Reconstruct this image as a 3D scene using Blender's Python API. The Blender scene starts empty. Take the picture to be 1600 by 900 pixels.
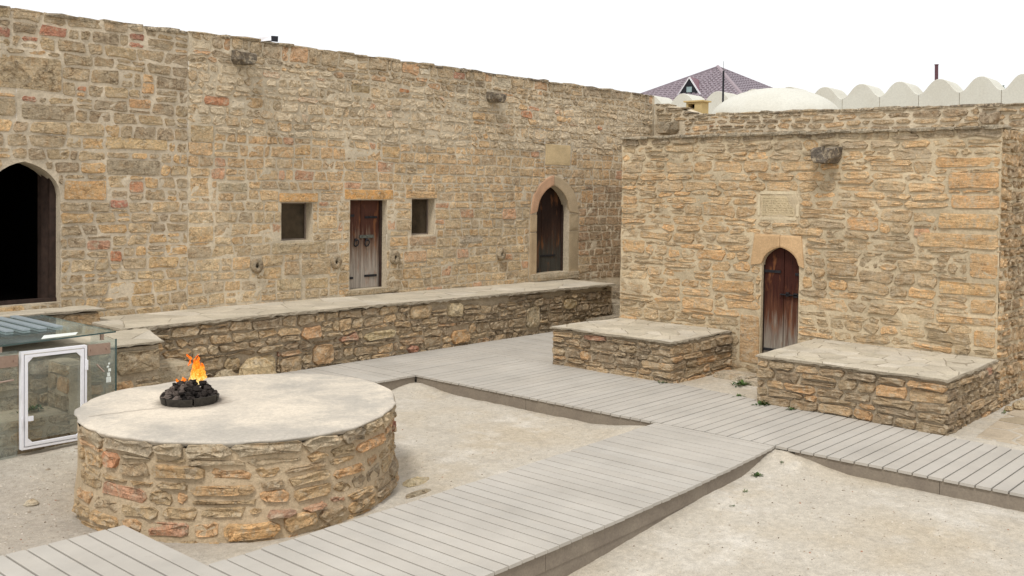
import bpy, math, random
import numpy as np
from mathutils import Matrix, Vector, noise as mn

scene = bpy.context.scene
COL = scene.collection

# ------------------------------------------------------------------ camera
# world: +X runs along the long courtyard wall, +Y towards it, metres, z=0 is the boardwalk surface
F = 1556.0
CAM_H = 2.5
yaw = math.atan2(1400, F); pitch = math.radians(-1.5); roll = math.radians(0.73)
fw = Vector((math.cos(yaw)*math.cos(pitch), math.sin(yaw)*math.cos(pitch), math.sin(pitch)))
rt = Vector((math.sin(yaw), -math.cos(yaw), 0)); up = rt.cross(fw)
rt2 = math.cos(roll)*rt + math.sin(roll)*up
up2 = -math.sin(roll)*rt + math.cos(roll)*up
cd = bpy.data.cameras.new('camera'); cam = bpy.data.objects.new('camera', cd); COL.objects.link(cam)
m = Matrix((rt2, up2, -fw)).transposed().to_4x4(); m.translation = Vector((0, 0, CAM_H))
cam.matrix_world = m
cd.sensor_width = 36; cd.lens = F/1600*36; cd.shift_y = (297+F*math.tan(math.radians(1.5))-450)/1600
cd.clip_start = 0.1; cd.clip_end = 3000
scene.camera = cam

# ------------------------------------------------------------------ sky, sun, exposure
SUN_EL, SUN_AZ = math.radians(56), math.radians(205)     # soft light from the left behind the camera
sd = Vector((math.cos(SUN_EL)*math.cos(SUN_AZ), math.cos(SUN_EL)*math.sin(SUN_AZ), math.sin(SUN_EL)))
w = bpy.data.worlds.new("World"); scene.world = w; w.use_nodes = True
nt = w.node_tree; nt.nodes.clear()
out = nt.nodes.new('ShaderNodeOutputWorld'); bg = nt.nodes.new('ShaderNodeBackground')
sky = nt.nodes.new('ShaderNodeTexSky'); sky.sky_type = 'NISHITA'; sky.sun_disc = False
sky.sun_elevation = SUN_EL; sky.sun_rotation = math.pi/2-SUN_AZ
sky.air_density = 1.0; sky.dust_density = 3.0
mx = nt.nodes.new('ShaderNodeMix'); mx.data_type = 'RGBA'; mx.inputs[0].default_value = 0.9
mx.inputs[7].default_value = (9.7, 9.75, 9.9, 1)        # the even cloud cover over the sky
nt.links.new(sky.outputs[0], mx.inputs[6]); nt.links.new(mx.outputs[2], bg.inputs[0])
bg.inputs[1].default_value = 0.1; nt.links.new(bg.outputs[0], out.inputs[0])
sl = bpy.data.lights.new('sun', 'SUN'); sl.energy = 1.75; sl.angle = math.radians(11); sl.color = (1, .97, .93)
so = bpy.data.objects.new('sun', sl); COL.objects.link(so); so.rotation_euler = sd.to_track_quat('Z', 'Y').to_euler()
scene.view_settings.view_transform = 'Standard'; scene.view_settings.look = 'None'
scene.view_settings.exposure = 0.23; scene.view_settings.gamma = 1.0
scene.render.engine = 'CYCLES'
scene.cycles.use_denoising = True
scene.cycles.max_bounces = 8; scene.cycles.transparent_max_bounces = 16

# ------------------------------------------------------------------ helpers
def lin(r, g, b):
    f = lambda c: (c/255/12.92) if c/255 <= .04045 else ((c/255+.055)/1.055)**2.4
    return (f(r), f(g), f(b))
def mulc(c, k): return tuple(min(.95, x*k) for x in c)
def mixc(a, b, t): return tuple(x*(1-t)+y*t for x, y in zip(a, b))
K = 1.22     # tone seen in the photograph -> surface colour under this light
def sc(r, g, b, k=1.0):
    c = lin(r, g, b); L = .2126*c[0]+.7152*c[1]+.0722*c[2]
    return mulc(mixc(c, (L*1.04, L*1.0, L*.90), .22), K*k)
def calm(c): return mixc(c, (184, 156, 118), .30)
def nz(x, y=0.0, z=0.0): return mn.noise(Vector((x, y, z)))
def fbm(x, y=0.0, z=0.0): return nz(x, y, z)+.5*nz(2.1*x+7, 2.1*y, 2.1*z)+.25*nz(4.3*x, 4.3*y+3, 4.3*z)

def tag(o, label=None, cat=None, group=None, kind=None):
    if label: o['label'] = label
    if cat: o['category'] = cat
    if group: o['group'] = group
    if kind: o['kind'] = kind
    return o
def empty(name, loc, label=None, cat=None, group=None, kind=None, parent=None):
    o = bpy.data.objects.new(name, None); COL.objects.link(o); o.location = loc; o.empty_display_size = .2
    if parent: o.parent = parent; o.location = Vector(loc)-parent_world(parent)
    return tag(o, label, cat, group, kind)
def parent_world(o):
    v = Vector((0, 0, 0))
    while o: v = v+Vector(o.location); o = o.parent
    return v
def mesh(name, V, Fc, mat, parent=None, tint=None, smooth=False, kind=None, origin=None, label=None):
    """V in world metres; the object's origin goes to the middle of the piece"""
    V = np.array([tuple(v) for v in V], float)
    if origin is None: origin = (V.min(0)+V.max(0))/2
    origin = np.array(origin, float)
    me = bpy.data.meshes.new(name); me.from_pydata((V-origin).tolist(), [], Fc)
    mats = mat if isinstance(mat, (list, tuple)) else [mat]
    for q in mats: me.materials.append(q)
    if tint is not None:
        ca = me.color_attributes.new('tint', 'FLOAT_COLOR', 'POINT')
        t = np.array(tint, float)
        if t.ndim == 1: t = np.tile(t, (len(V), 1))
        if t.shape[1] == 3: t = np.hstack([t, np.zeros((len(t), 1))])
        ca.data.foreach_set('color', t.ravel())
    if smooth: me.polygons.foreach_set('use_smooth', [True]*len(me.polygons))
    me.update()
    o = bpy.data.objects.new(name, me); COL.objects.link(o)
    if parent:
        o.parent = parent; o.location = Vector(origin)-parent_world(parent)
    else: o.location = Vector(origin)
    if kind: o['kind'] = kind
    if label: o['label'] = label
    return o
class MB:
    def __init__(s): s.V = []; s.F = []; s.T = []
    def add(s, V, Fc, t=None):
        b = len(s.V); s.V += [tuple(v) for v in V]; s.F += [tuple(i+b for i in f) for f in Fc]
        if t is not None: s.T += [tuple(t) if len(t) == 4 else tuple(t)+(0,)]*len(V)
        return s
    def box(s, a, b, t=None):
        (x0, y0, z0), (x1, y1, z1) = a, b
        V = [(x0,y0,z0),(x1,y0,z0),(x1,y1,z0),(x0,y1,z0),(x0,y0,z1),(x1,y0,z1),(x1,y1,z1),(x0,y1,z1)]
        return s.add(V, [(0,3,2,1),(4,5,6,7),(0,1,5,4),(1,2,6,5),(2,3,7,6),(3,0,4,7)], t)
    def tube(s, p, q, r0, r1=None, n=8, t=None, cap=True):
        r1 = r0 if r1 is None else r1
        p, q = Vector(p), Vector(q); d = (q-p).normalized()
        a = d.orthogonal().normalized(); b = d.cross(a)
        V = [p+(a*math.cos(k*2*math.pi/n)+b*math.sin(k*2*math.pi/n))*r0 for k in range(n)]
        V += [q+(a*math.cos(k*2*math.pi/n)+b*math.sin(k*2*math.pi/n))*r1 for k in range(n)]
        Fc = [(k, (k+1) % n, n+(k+1) % n, n+k) for k in range(n)]
        if cap: Fc += [tuple(range(n))[::-1], tuple(range(n, 2*n))]
        return s.add(V, Fc, t)
    def build(s, name, mat, parent=None, **k):
        if s.T and len(s.T) == len(s.V): k['tint'] = s.T
        return mesh(name, s.V, s.F, mat, parent, **k)

# ------------------------------------------------------------------ materials
def nodes(name, rough=.9, spec=.2):
    mt = bpy.data.materials.new(name); mt.use_nodes = True; t = mt.node_tree
    b = t.nodes['Principled BSDF']; b.inputs['Roughness'].default_value = rough
    b.inputs['Specular IOR Level'].default_value = spec
    return mt, t, b
def N(t, kind, **k):
    n = t.nodes.new(kind)
    for a, v in k.items(): setattr(n, a, v)
    return n
def pos(t, scale=(1, 1, 1)):
    g = N(t, 'ShaderNodeNewGeometry'); mp = N(t, 'ShaderNodeMapping'); mp.inputs['Scale'].default_value = scale
    t.links.new(g.outputs['Position'], mp.inputs['Vector']); return mp.outputs[0]
def noise(t, v, scale, detail=5, rough=.6, dist=0):
    n = N(t, 'ShaderNodeTexNoise'); n.inputs['Scale'].default_value = scale; n.inputs['Detail'].default_value = detail
    n.inputs['Roughness'].default_value = rough; n.inputs['Distortion'].default_value = dist
    t.links.new(v, n.inputs['Vector']); return n.outputs['Fac']
def ramp(t, fac, stops):
    r = N(t, 'ShaderNodeValToRGB'); e = r.color_ramp.elements
    while len(e) < len(stops): e.new(.5)
    for q, (p, c) in zip(e, stops):
        q.position = p; q.color = (c, c, c, 1) if isinstance(c, (int, float)) else tuple(c)+(1,)
    t.links.new(fac, r.inputs[0]); return r.outputs[0]
def mix(t, mode, fac, a, b):
    n = N(t, 'ShaderNodeMix', data_type='RGBA', blend_type=mode)
    for i, v in ((0, fac), (6, a), (7, b)):
        if hasattr(v, 'links') or isinstance(v, bpy.types.NodeSocket): t.links.new(v, n.inputs[i])
        elif isinstance(v, (int, float)) and i == 0: n.inputs[0].default_value = v
        else: n.inputs[i].default_value = tuple(v)+(1,) if len(v) == 3 else v
    return n.outputs[2]
def math_(t, op, a, b):
    n = N(t, 'ShaderNodeMath', operation=op)
    for i, v in ((0, a), (1, b)):
        if isinstance(v, bpy.types.NodeSocket): t.links.new(v, n.inputs[i])
        else: n.inputs[i].default_value = v
    return n.outputs[0]
def bump(t, b, h, strength=.5, dist=.01):
    n = N(t, 'ShaderNodeBump'); n.inputs['Strength'].default_value = strength; n.inputs['Distance'].default_value = dist
    t.links.new(h, n.inputs['Height']); t.links.new(n.outputs[0], b.inputs['Normal'])

def stone_mat(name, strata=False, pit=.5, bs=.8):
    mt, t, b = nodes(name, .95, .15)
    at = N(t, 'ShaderNodeAttribute', attribute_name='tint')
    p = pos(t); ps = pos(t, (3.2, 3.2, 24)) if strata else pos(t, (8, 8, 13))
    big = ramp(t, noise(t, p, 3.5, 4), [(.3, .88), (.7, 1.12)])
    nmed = noise(t, ps, 1.6, 9, .72, .5)
    med = ramp(t, nmed, [(.3, .66), (.5, 1.02), (.70, 1.26)])
    fine = ramp(t, noise(t, p, 70, 4, .75), [(.3, .80), (.7, 1.18)])
    grit = ramp(t, noise(t, p, 34, 6, .85), [(.32, .68), (.5, 1.0), (.66, 1.22)])
    c = mix(t, 'MULTIPLY', 1, at.outputs['Color'], big); c = mix(t, 'MULTIPLY', 1, c, grit)
    c = mix(t, 'MULTIPLY', 1, c, med); c = mix(t, 'MULTIPLY', 1, c, fine)
    c = mix(t, 'MULTIPLY', 1, c, ramp(t, noise(t, p, .7, 5, .6), [(.32, .86), (.68, 1.10)]))   # weathering over metres
    # warm and cool drift inside a stone
    c = mix(t, 'MULTIPLY', ramp(t, noise(t, p, 9, 4), [(.48, 0), (.72, .7)]), c, (1.12, .94, .76))
    c = mix(t, 'MIX', ramp(t, noise(t, p, 6.5, 5), [(.52, 0), (.72, .5)]), c, sc(150, 136, 112))
    # mortar smeared over the face
    sm = ramp(t, noise(t, p, 13, 7, .75), [(.52, 0), (.58, .6)])
    c = mix(t, 'MIX', sm, c, sc(186, 168, 138))
    # crevices between the beds
    rd = math_(t, 'ABSOLUTE', math_(t, 'SUBTRACT', noise(t, ps, 1.05 if strata else .8, 5, .6, .6), .5), 0)
    rl = ramp(t, rd, [(.0, 1), (.022, 0)])
    cm = math_(t, 'MULTIPLY', rl, ramp(t, noise(t, p, 7, 3), [(.42, 0), (.6, .8)]))
    c = mix(t, 'MULTIPLY', cm, c, (.40, .33, .26))
    # pale lime crust where the stone carries it (alpha of the tint)
    lm = noise(t, p, 24, 8, .75)
    thr = math_(t, 'MULTIPLY_ADD', at.outputs['Alpha'], .22)
    t.nodes[-1].inputs[2].default_value = -.62
    lm = ramp(t, math_(t, 'ADD', math_(t, 'ADD', lm, thr), .5), [(.5, 0), (.58, 1)])
    lm = math_(t, 'MULTIPLY', lm, math_(t, 'MINIMUM', math_(t, 'MULTIPLY', at.outputs['Alpha'], 1.4), .75))
    c = mix(t, 'MIX', lm, c, lin(222, 205, 176))
    vo = N(t, 'ShaderNodeTexVoronoi'); vo.inputs['Scale'].default_value = 34; t.links.new(pos(t, (1, 1, 1.5)), vo.inputs['Vector'])
    pits = ramp(t, vo.outputs['Distance'], [(.08, 0), (.26, 1)])
    sel = ramp(t, noise(t, p, 9, 2), [(.5, 0), (.62, pit)])
    pm = math_(t, 'MULTIPLY', math_(t, 'SUBTRACT', 1, pits), sel)
    c = mix(t, 'MIX', pm, c, lin(92, 72, 50))
    t.links.new(c, b.inputs['Base Color'])
    h = math_(t, 'ADD', noise(t, ps, 2.2, 9, .75, .3), math_(t, 'MULTIPLY', noise(t, p, 60, 3), .3))
    h = math_(t, 'SUBTRACT', h, math_(t, 'MULTIPLY', pm, .5))
    h = math_(t, 'SUBTRACT', h, math_(t, 'MULTIPLY', cm, .35))
    bump(t, b, h, bs, .05)
    return mt
M = {}
M['stone'] = stone_mat('weathered_stone')
M['strata'] = stone_mat('layered_stone', True, .35, .8)
def mortar_mat(name, c, bs=.6):
    mt, t, b = nodes(name, .97, .1); p = pos(t)
    k = mix(t, 'MULTIPLY', 1, c, ramp(t, noise(t, p, 2.2, 6), [(.3, .80), (.7, 1.12)]))
    k = mix(t, 'MULTIPLY', 1, k, ramp(t, noise(t, p, .7, 5, .6), [(.32, .86), (.68, 1.08)]))
    k = mix(t, 'MULTIPLY', 1, k, ramp(t, noise(t, p, 34, 8, .85), [(.32, .68), (.5, 1), (.68, 1.2)]))
    t.links.new(k, b.inputs['Base Color'])
    bump(t, b, noise(t, p, 26, 9, .75), bs, .03); return mt
M['mortar_left'] = mortar_mat('mortar_left', sc(188, 172, 146))
M['mortar_wall'] = mortar_mat('mortar_wall', sc(190, 174, 146))
M['mortar_cell'] = mortar_mat('mortar_cell', sc(188, 169, 135))
M['mortar_low'] = mortar_mat('mortar_low', sc(172, 154, 126), .9)
M['mortar_altar'] = mortar_mat('mortar_altar', sc(190, 166, 130), .9)

def plaster_mat(name, c, stain, k=.35, s=2.2, bs=.3):
    mt, t, b = nodes(name, .95, .15); p = pos(t)
    a = mix(t, 'MIX', ramp(t, noise(t, p, s, 7, .65), [(.45, 0), (.62, k)]), c, stain)
    a = mix(t, 'MULTIPLY', 1, a, ramp(t, noise(t, p, 22, 8, .7), [(.3, .86), (.7, 1.06)]))
    a = mix(t, 'MULTIPLY', 1, a, ramp(t, noise(t, p, 110, 3, .7), [(.3, .88), (.7, 1.06)]))
    t.links.new(a, b.inputs['Base Color']); bump(t, b, noise(t, p, 30, 8, .7), bs, .015); return mt
def plaster_altar():
    mt = plaster_mat('altar_plaster', sc(222, 208, 186, .80), sc(172, 166, 156, .78), .62, 1.15); t = mt.node_tree; b = t.nodes['Principled BSDF']; p = pos(t)
    old = b.inputs['Base Color'].links[0].from_socket
    d = N(t, 'ShaderNodeVectorMath', operation='DISTANCE'); t.links.new(p, d.inputs[0]); d.inputs[1].default_value = (4.72, 8.08, .56)
    e = math_(t, 'ADD', d.outputs['Value'], math_(t, 'MULTIPLY', math_(t, 'SUBTRACT', noise(t, p, 9, 6, .7), .5), .22))
    c = mix(t, 'MIX', ramp(t, e, [(.24, .75), (.36, 0)]), old, lin(96, 84, 74))
    c = mix(t, 'MIX', math_(t, 'MULTIPLY', ramp(t, d.outputs['Value'], [(.5, .15), (.95, 1)]), ramp(t, noise(t, pos(t, (1, 1, 1)), 1.6, 9, .75, .6), [(.42, 0), (.62, .62)])), c, sc(168, 162, 152, .74))
    c = mix(t, 'MULTIPLY', 1, c, ramp(t, noise(t, p, 40, 6, .85), [(.34, .86), (.6, 1.05)]))
    t.links.new(c, b.inputs['Base Color']); return mt
M['plaster'] = plaster_altar() if True else plaster_mat('altar_plaster', sc(222, 208, 186, .80), sc(172, 166, 156, .78), .62, 1.15)
M['white'] = plaster_mat('white_render', lin(209, 207, 195), lin(194, 189, 174), .4, .9, .1)

def tint_mat(name, k=1, rough=.9, bs=.3, sc_=20, var=.12):
    mt, t, b = nodes(name, rough, .2); p = pos(t)
    at = N(t, 'ShaderNodeAttribute', attribute_name='tint')
    c = mix(t, 'MULTIPLY', 1, at.outputs['Color'], ramp(t, noise(t, p, 3, 5), [(.3, 1-var*1.3), (.7, 1+var)]))
    c = mix(t, 'MULTIPLY', 1, c, ramp(t, noise(t, p, sc_*2.5, 8, .75), [(.3, 1-var*2), (.7, 1+var)]))
    t.links.new(c, b.inputs['Base Color']); bump(t, b, noise(t, p, sc_, 8, .7), bs, .012); return mt
M['flag'] = tint_mat('flagstone', bs=.6, var=.13)
M['deck'] = None
def deck_mat():
    mt, t, b = nodes('composite_decking', .72, .3)
    at = N(t, 'ShaderNodeAttribute', attribute_name='tint'); p = pos(t)
    c = mix(t, 'MULTIPLY', 1, at.outputs['Color'], ramp(t, noise(t, p, 1.1, 6, .65), [(.3, .84), (.7, 1.08)]))
    c = mix(t, 'MIX', ramp(t, noise(t, p, 11, 7, .75), [(.60, 0), (.72, .35)]), c, sc(160, 146, 124, .66))
    c = mix(t, 'MIX', ramp(t, noise(t, p, 5, 7, .7), [(.55, 0), (.75, .25)]), c, sc(186, 172, 152, .9))
    c = mix(t, 'MULTIPLY', 1, c, ramp(t, noise(t, p, 160, 2), [(.3, .95), (.7, 1.03)]))
    t.links.new(c, b.inputs['Base Color']); bump(t, b, noise(t, p, 120, 2), .15, .003); return mt
M['deck'] = deck_mat()
def fascia_mat():
    mt, t, b = nodes('fascia_board', .8, .25); p = pos(t)
    c = mix(t, 'MIX', ramp(t, noise(t, p, 4, 8, .7), [(.4, 0), (.7, .6)]), sc(118, 106, 92), sc(140, 128, 110))
    c = mix(t, 'MULTIPLY', 1, c, ramp(t, noise(t, p, 60, 4), [(.3, .85), (.7, 1.08)]))
    t.links.new(c, b.inputs['Base Color']); return mt
M['fascia'] = fascia_mat()
def plain(name, c, rough=.6, metal=0, spec=.3, var=.1, s=30):
    mt, t, b = nodes(name, rough, spec); b.inputs['Metallic'].default_value = metal; p = pos(t)
    t.links.new(mix(t, 'MULTIPLY', 1, c, ramp(t, noise(t, p, s, 5), [(.3, 1-var*1.5), (.7, 1+var)])), b.inputs['Base Color'])
    return mt
M['iron'] = plain('dark_iron', lin(52, 52, 56), .55, .7, .5, .3)
M['rusty'] = plain('grey_iron', lin(105, 108, 100), .6, .6, .5, .35)
M['soot'] = plain('sooty_steel', lin(58, 54, 48), .6, .3, .4, .3)
M['black'] = plain('room_dark', lin(26, 24, 22), 1, 0, 0)  # near-black: the dark of unlit interiors put into the colour
M['recess'] = plain('recess_dark', lin(84, 74, 58), 1, 0, 0, .3, 6)  # dim window interior, its shade put into the brown
M['whitemetal'] = plain('white_powder_coat', lin(236, 236, 240), .4, 0, .5, .03)
M['steel'] = plain('brushed_bracket', lin(168, 146, 132), .35, .7, .5, .08)
M['slat'] = plain('grey_slat', lin(150, 160, 164), .4, 0, .5, .06)
M['gap_shade'] = plain('gap_shade_grey', lin(96, 100, 98), .8)  # grey that paints the shade between the louvre blades
M['sticker'] = plain('pale_sticker', lin(226, 232, 224), .5, 0, .3, .05)
M['pipe'] = plain('rusty_pipe', lin(96, 66, 72), .6, .3)
M['pole'] = plain('dark_pole', lin(34, 34, 40), .5, .3)
M['yellow'] = plain('yellow_block', lin(196, 172, 122), .9, 0, .2, .05)
M['ridge'] = plain('ridge_tile', lin(150, 136, 140), .6, 0, .3, .06)
M['window'] = plain('window_pane', lin(130, 150, 150), .15, 0, .8, .2, 3)
M['housewall'] = plain('house_wall', lin(170, 160, 140), .9)

def wood_mat(name, top, mid, low, z0, z1):
    mt, t, b = nodes(name, .7, .25)
    ps = pos(t, (22, 22, 1.6)); g = N(t, 'ShaderNodeNewGeometry'); sx = N(t, 'ShaderNodeSeparateXYZ'); t.links.new(g.outputs['Position'], sx.inputs[0])
    mr = N(t, 'ShaderNodeMapRange'); mr.inputs[1].default_value = z0; mr.inputs[2].default_value = z1; t.links.new(sx.outputs[2], mr.inputs[0])
    wz = math_(t, 'ADD', mr.outputs[0], math_(t, 'MULTIPLY', math_(t, 'SUBTRACT', noise(t, ps, 1, 5), .5), .75))
    c = ramp(t, wz, [(.18, low), (.46, mid), (.66, top)])
    c = mix(t, 'MULTIPLY', 1, c, ramp(t, noise(t, pos(t, (60, 60, 3)), 1, 8, .7), [(.25, .45), (.5, .95), (.75, 1.3)]))
    c = mix(t, 'MIX', ramp(t, noise(t, pos(t, (9, 9, 2.4)), 1, 5, .6), [(.56, 0), (.68, .65)]), c, mulc(mixc(top, (.30, .12, .04), .55), 1.2))
    t.links.new(c, b.inputs['Base Color'])
    bump(t, b, noise(t, pos(t, (60, 60, 3)), 1, 8, .7), .6, .01); return mt
M['wood_mid'] = wood_mat('door_wood', lin(78, 46, 34), lin(126, 106, 90), lin(158, 149, 138), .88, 2.31)
M['wood_dark'] = wood_mat('dark_door_wood', lin(40, 24, 18), lin(58, 38, 28), lin(66, 64, 58), .88, 2.6)
M['wood_red'] = wood_mat('varnished_door_wood', lin(60, 26, 16), lin(92, 56, 38), lin(142, 134, 122), .05, 1.76)
M['frame_wood'] = plain('door_frame_wood', lin(56, 42, 35), .7, 0, .3, .3, 12)
M['greyframe'] = plain('window_frame_wood', lin(128, 116, 104), .7, 0, .3, .15, 12)

def glass_mat(name, c, alpha_rough=.02):
    mt, t, b = nodes(name, alpha_rough, .5); t.nodes.remove(b)
    o = [n for n in t.nodes if n.type == 'OUTPUT_MATERIAL'][0]
    tr = N(t, 'ShaderNodeBsdfTransparent'); tr.inputs[0].default_value = c+(1,)
    gl = N(t, 'ShaderNodeBsdfGlossy'); gl.inputs['Roughness'].default_value = .03; gl.inputs[0].default_value = (.9, 1, .97, 1)
    df = N(t, 'ShaderNodeBsdfDiffuse'); df.inputs[0].default_value = lin(180, 192, 188)+(1,)
    lw = N(t, 'ShaderNodeLayerWeight'); fz = math_(t, 'MULTIPLY_ADD', math_(t, 'POWER', lw.outputs['Facing'], 5), .8); t.nodes[-1].inputs[2].default_value = .04
    fz = [q for q in t.nodes if q.type == 'MATH' and q.operation == 'MULTIPLY_ADD'][0]; fz.inputs[2].default_value = .04; lw.inputs[0].default_value = .5
    m1 = N(t, 'ShaderNodeMixShader'); t.links.new(fz.outputs[0], m1.inputs[0]); t.links.new(tr.outputs[0], m1.inputs[1]); t.links.new(gl.outputs[0], m1.inputs[2])
    m2 = N(t, 'ShaderNodeMixShader'); t.links.new(m1.outputs[0], m2.inputs[1]); t.links.new(df.outputs[0], m2.inputs[2])
    d = ramp(t, noise(t, pos(t, (1, 1, .6)), 2.2, 5), [(.35, .03), (.7, .16)]); t.links.new(d, m2.inputs[0])   # dust on the pane
    t.links.new(m2.outputs[0], o.inputs[0]); return mt
M['glass'] = glass_mat('dusty_glass', (.965, .982, .976))
M['glass_edge'] = plain('glass_edge', lin(62, 84, 82), .2, 0, .6)

def ground_mat():
    mt, t, b = nodes('sandy_ground', .98, .1); p = pos(t)
    base = sc(210, 199, 180, .69); warm = sc(206, 188, 158, .69); grey = sc(190, 179, 162, .68); white = sc(224, 216, 202, .74)
    c = mix(t, 'MIX', ramp(t, noise(t, p, .9, 6), [(.45, 0), (.65, .7)]), base, warm)
    c = mix(t, 'MIX', ramp(t, noise(t, pos(t, (1, 1, 1)), 1.7, 7, .65), [(.52, 0), (.68, .75)]), c, white)
    c = mix(t, 'MIX', ramp(t, noise(t, p, 2.6, 6, .7), [(.55, 0), (.7, .5)]), c, grey)
    # the gravelly corner left of the altar is greyer
    sx = N(t, 'ShaderNodeSeparateXYZ'); t.links.new(p, sx.inputs[0])
    lf = N(t, 'ShaderNodeMapRange'); lf.inputs[1].default_value = 5.2; lf.inputs[2].default_value = 3.9; t.links.new(math_(t, 'ADD', sx.outputs[0], math_(t, 'MULTIPLY', noise(t, p, 1.5, 4), .8)), lf.inputs[0])
    yy = N(t, 'ShaderNodeMapRange'); yy.inputs[1].default_value = 5.5; yy.inputs[2].default_value = 6.8; t.links.new(sx.outputs[1], yy.inputs[0])
    c = mix(t, 'MIX', math_(t, 'MULTIPLY', math_(t, 'MULTIPLY', lf.outputs[0], yy.outputs[0]), .8), c, sc(180, 168, 152, .74))
    c = mix(t, 'MULTIPLY', 1, c, ramp(t, noise(t, p, 18, 8, .75), [(.3, .76), (.7, 1.12)]))
    c = mix(t, 'MULTIPLY', 1, c, ramp(t, noise(t, pos(t, (1, 1, 1)), 6, 6, .7, .8), [(.36, .93), (.6, 1.03)]))
    c = mix(t, 'MULTIPLY', 1, c, ramp(t, noise(t, p, 90, 4, .8), [(.28, .66), (.5, 1), (.72, 1.15)]))
    t.links.new(c, b.inputs['Base Color'])
    bump(t, b, math_(t, 'ADD', noise(t, p, 14, 8, .7), math_(t, 'MULTIPLY', noise(t, p, 80, 3, .8), .35)), .55, .03); return mt
M['ground'] = ground_mat()
M['pebble'] = tint_mat('pebble', bs=.3, sc_=60)
M['leaf'] = tint_mat('weed_leaf', bs=.1, sc_=30, rough=.6)
M['coal'] = tint_mat('burnt_coal', bs=.8, sc_=60, var=.3)

# ------------------------------------------------------------------ surfaces: maps from (u along, z up, d outwards) to metres
def plane(o, U, Nn):
    o, U, Nn = Vector(o), Vector(U), Vector(Nn)
    return lambda u, z, d=0.0: o+U*u+Nn*d+Vector((0, 0, z))
def arch(t, k=.35):
    t = min(1.0, abs(t)); return math.sqrt(max(0, 1-((t+k)/(1+k))**2))/math.sqrt(1-(k/(1+k))**2)
class Opening:
    def __init__(s, u0, u1, zb, zs, zt=None): s.u0, s.u1, s.zb, s.zs, s.zt = u0, u1, zb, zs, zt if zt else zs; s.c = (u0+u1)/2
    def top(s, u):
        if s.zt == s.zs: return s.zs
        return s.zs+(s.zt-s.zs)*arch((u-s.c)/((s.u1-s.u0)/2))
    def ubreaks(s):
        if s.zt == s.zs: return [s.u0, s.u1]
        return [s.c+(s.u1-s.u0)/2*x for x in (-1, -.96, -.88, -.76, -.6, -.42, -.22, 0, .22, .42, .6, .76, .88, .96, 1)]
    def outline(s):
        us = s.ubreaks(); return [(s.u1, s.zb)]+[(u, s.top(u)) for u in us[::-1]]+[(s.u0, s.zb)]
    def rects(s, pad=0.0):
        if s.zt == s.zs: return [(s.u0-pad, s.u1+pad, s.zb, s.zs+pad)]
        R = [(s.u0-pad, s.u1+pad, s.zb, s.zs)]
        n = 4
        for k in range(n):
            z0 = s.zs+(s.zt-s.zs)*k/n; z1 = s.zs+(s.zt-s.zs)*(k+1)/n
            hw = 0
            for j in range(41):
                tt = j/40
                if s.zs+(s.zt-s.zs)*arch(tt) >= z0: hw = tt
            R.append((s.c-hw*(s.u1-s.u0)/2-pad, s.c+hw*(s.u1-s.u0)/2+pad, z0, z1+(pad if k == n-1 else 0)))
        return R

def wall_body(root, P, u0, u1, z0, z1fn, thick, mat, openings=(), reveal=.25, step=.12, rough=.010, seed=0, revmat=None, name='mortar_core'):
    """mortar face with its openings, reveals, top, ends and back"""
    us = set([round(x, 4) for x in np.arange(u0, u1, step)]+[u1])
    for o in openings: us = {u for u in us if not (o.u0-.03 < u < o.u1+.03)} | set(o.ubreaks())
    us = sorted(us); mb = MB(); cache = {}
    def face_pt(u, z, flat=False):
        d = 0 if flat else rough*fbm(u*3.1+seed, z*3.1, seed)*1.2+rough*nz(u*11, z*11, seed)
        return P(u, z, d)
    def strip(ua, ub, za0, zb0, za1, zb1):
        n = max(1, int(round((za1-za0)/step)))
        for k in range(n):
            q = lambda a, b, f: a+(b-a)*f
            mb.add([face_pt(ua, q(za0, za1, k/n)), face_pt(ub, q(zb0, zb1, k/n)), face_pt(ub, q(zb0, zb1, (k+1)/n)), face_pt(ua, q(za0, za1, (k+1)/n))], [(0, 1, 2, 3)])
    for ua, ub in zip(us, us[1:]):
        o = next((o for o in openings if o.u0-1e-4 <= ua and ub <= o.u1+1e-4), None)
        if o:
            if o.zb > z0+.01: strip(ua, ub, z0, z0, o.zb, o.zb)
            strip(ua, ub, o.top(ua), o.top(ub), z1fn(ua), z1fn(ub))
        else: strip(ua, ub, z0, z0, z1fn(ua), z1fn(ub))
        a, b = z1fn(ua), z1fn(ub)
        nn = 4
        for k in range(nn):
            h = lambda u, kk: -0 + .02*nz(u*4, kk*2.3, seed)*(1 if kk else 0)
            mb.add([P(ua, a+h(ua, k), -thick*k/nn) if k else face_pt(ua, a), P(ub, b+h(ub, k), -thick*k/nn) if k else face_pt(ub, b),
                    P(ub, b+h(ub, k+1), -thick*(k+1)/nn), P(ua, a+h(ua, k+1), -thick*(k+1)/nn)], [(0, 1, 2, 3)])
    for ue in (u0, u1): mb.add([P(ue, z0), P(ue, z1fn(ue)), P(ue, z1fn(ue), -thick), P(ue, z0, -thick)], [(0, 1, 2, 3)])
    if not any(o.zt-o.zb > .7 and reveal > .2 for o in openings): mb.add([P(u0, z0, -thick), P(u1, z0, -thick), P(u1, min(z1fn(u0), z1fn(u1))-.1, -thick), P(u0, min(z1fn(u0), z1fn(u1))-.1, -thick)], [(0, 1, 2, 3)])
    for o in openings:
        ol = o.outline()
        for (a, za), (b, zb) in zip(ol, ol[1:]):
            mb.add([face_pt(a, za), face_pt(b, zb), P(b, zb, -reveal), P(a, za, -reveal)], [(0, 1, 2, 3)])
        mb.add([P(o.u0, o.zb), P(o.u1, o.zb), P(o.u1, o.zb, -reveal), P(o.u0, o.zb, -reveal)], [(0, 1, 2, 3)])
    ob = mb.build(name, mat, root); return ob

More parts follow.
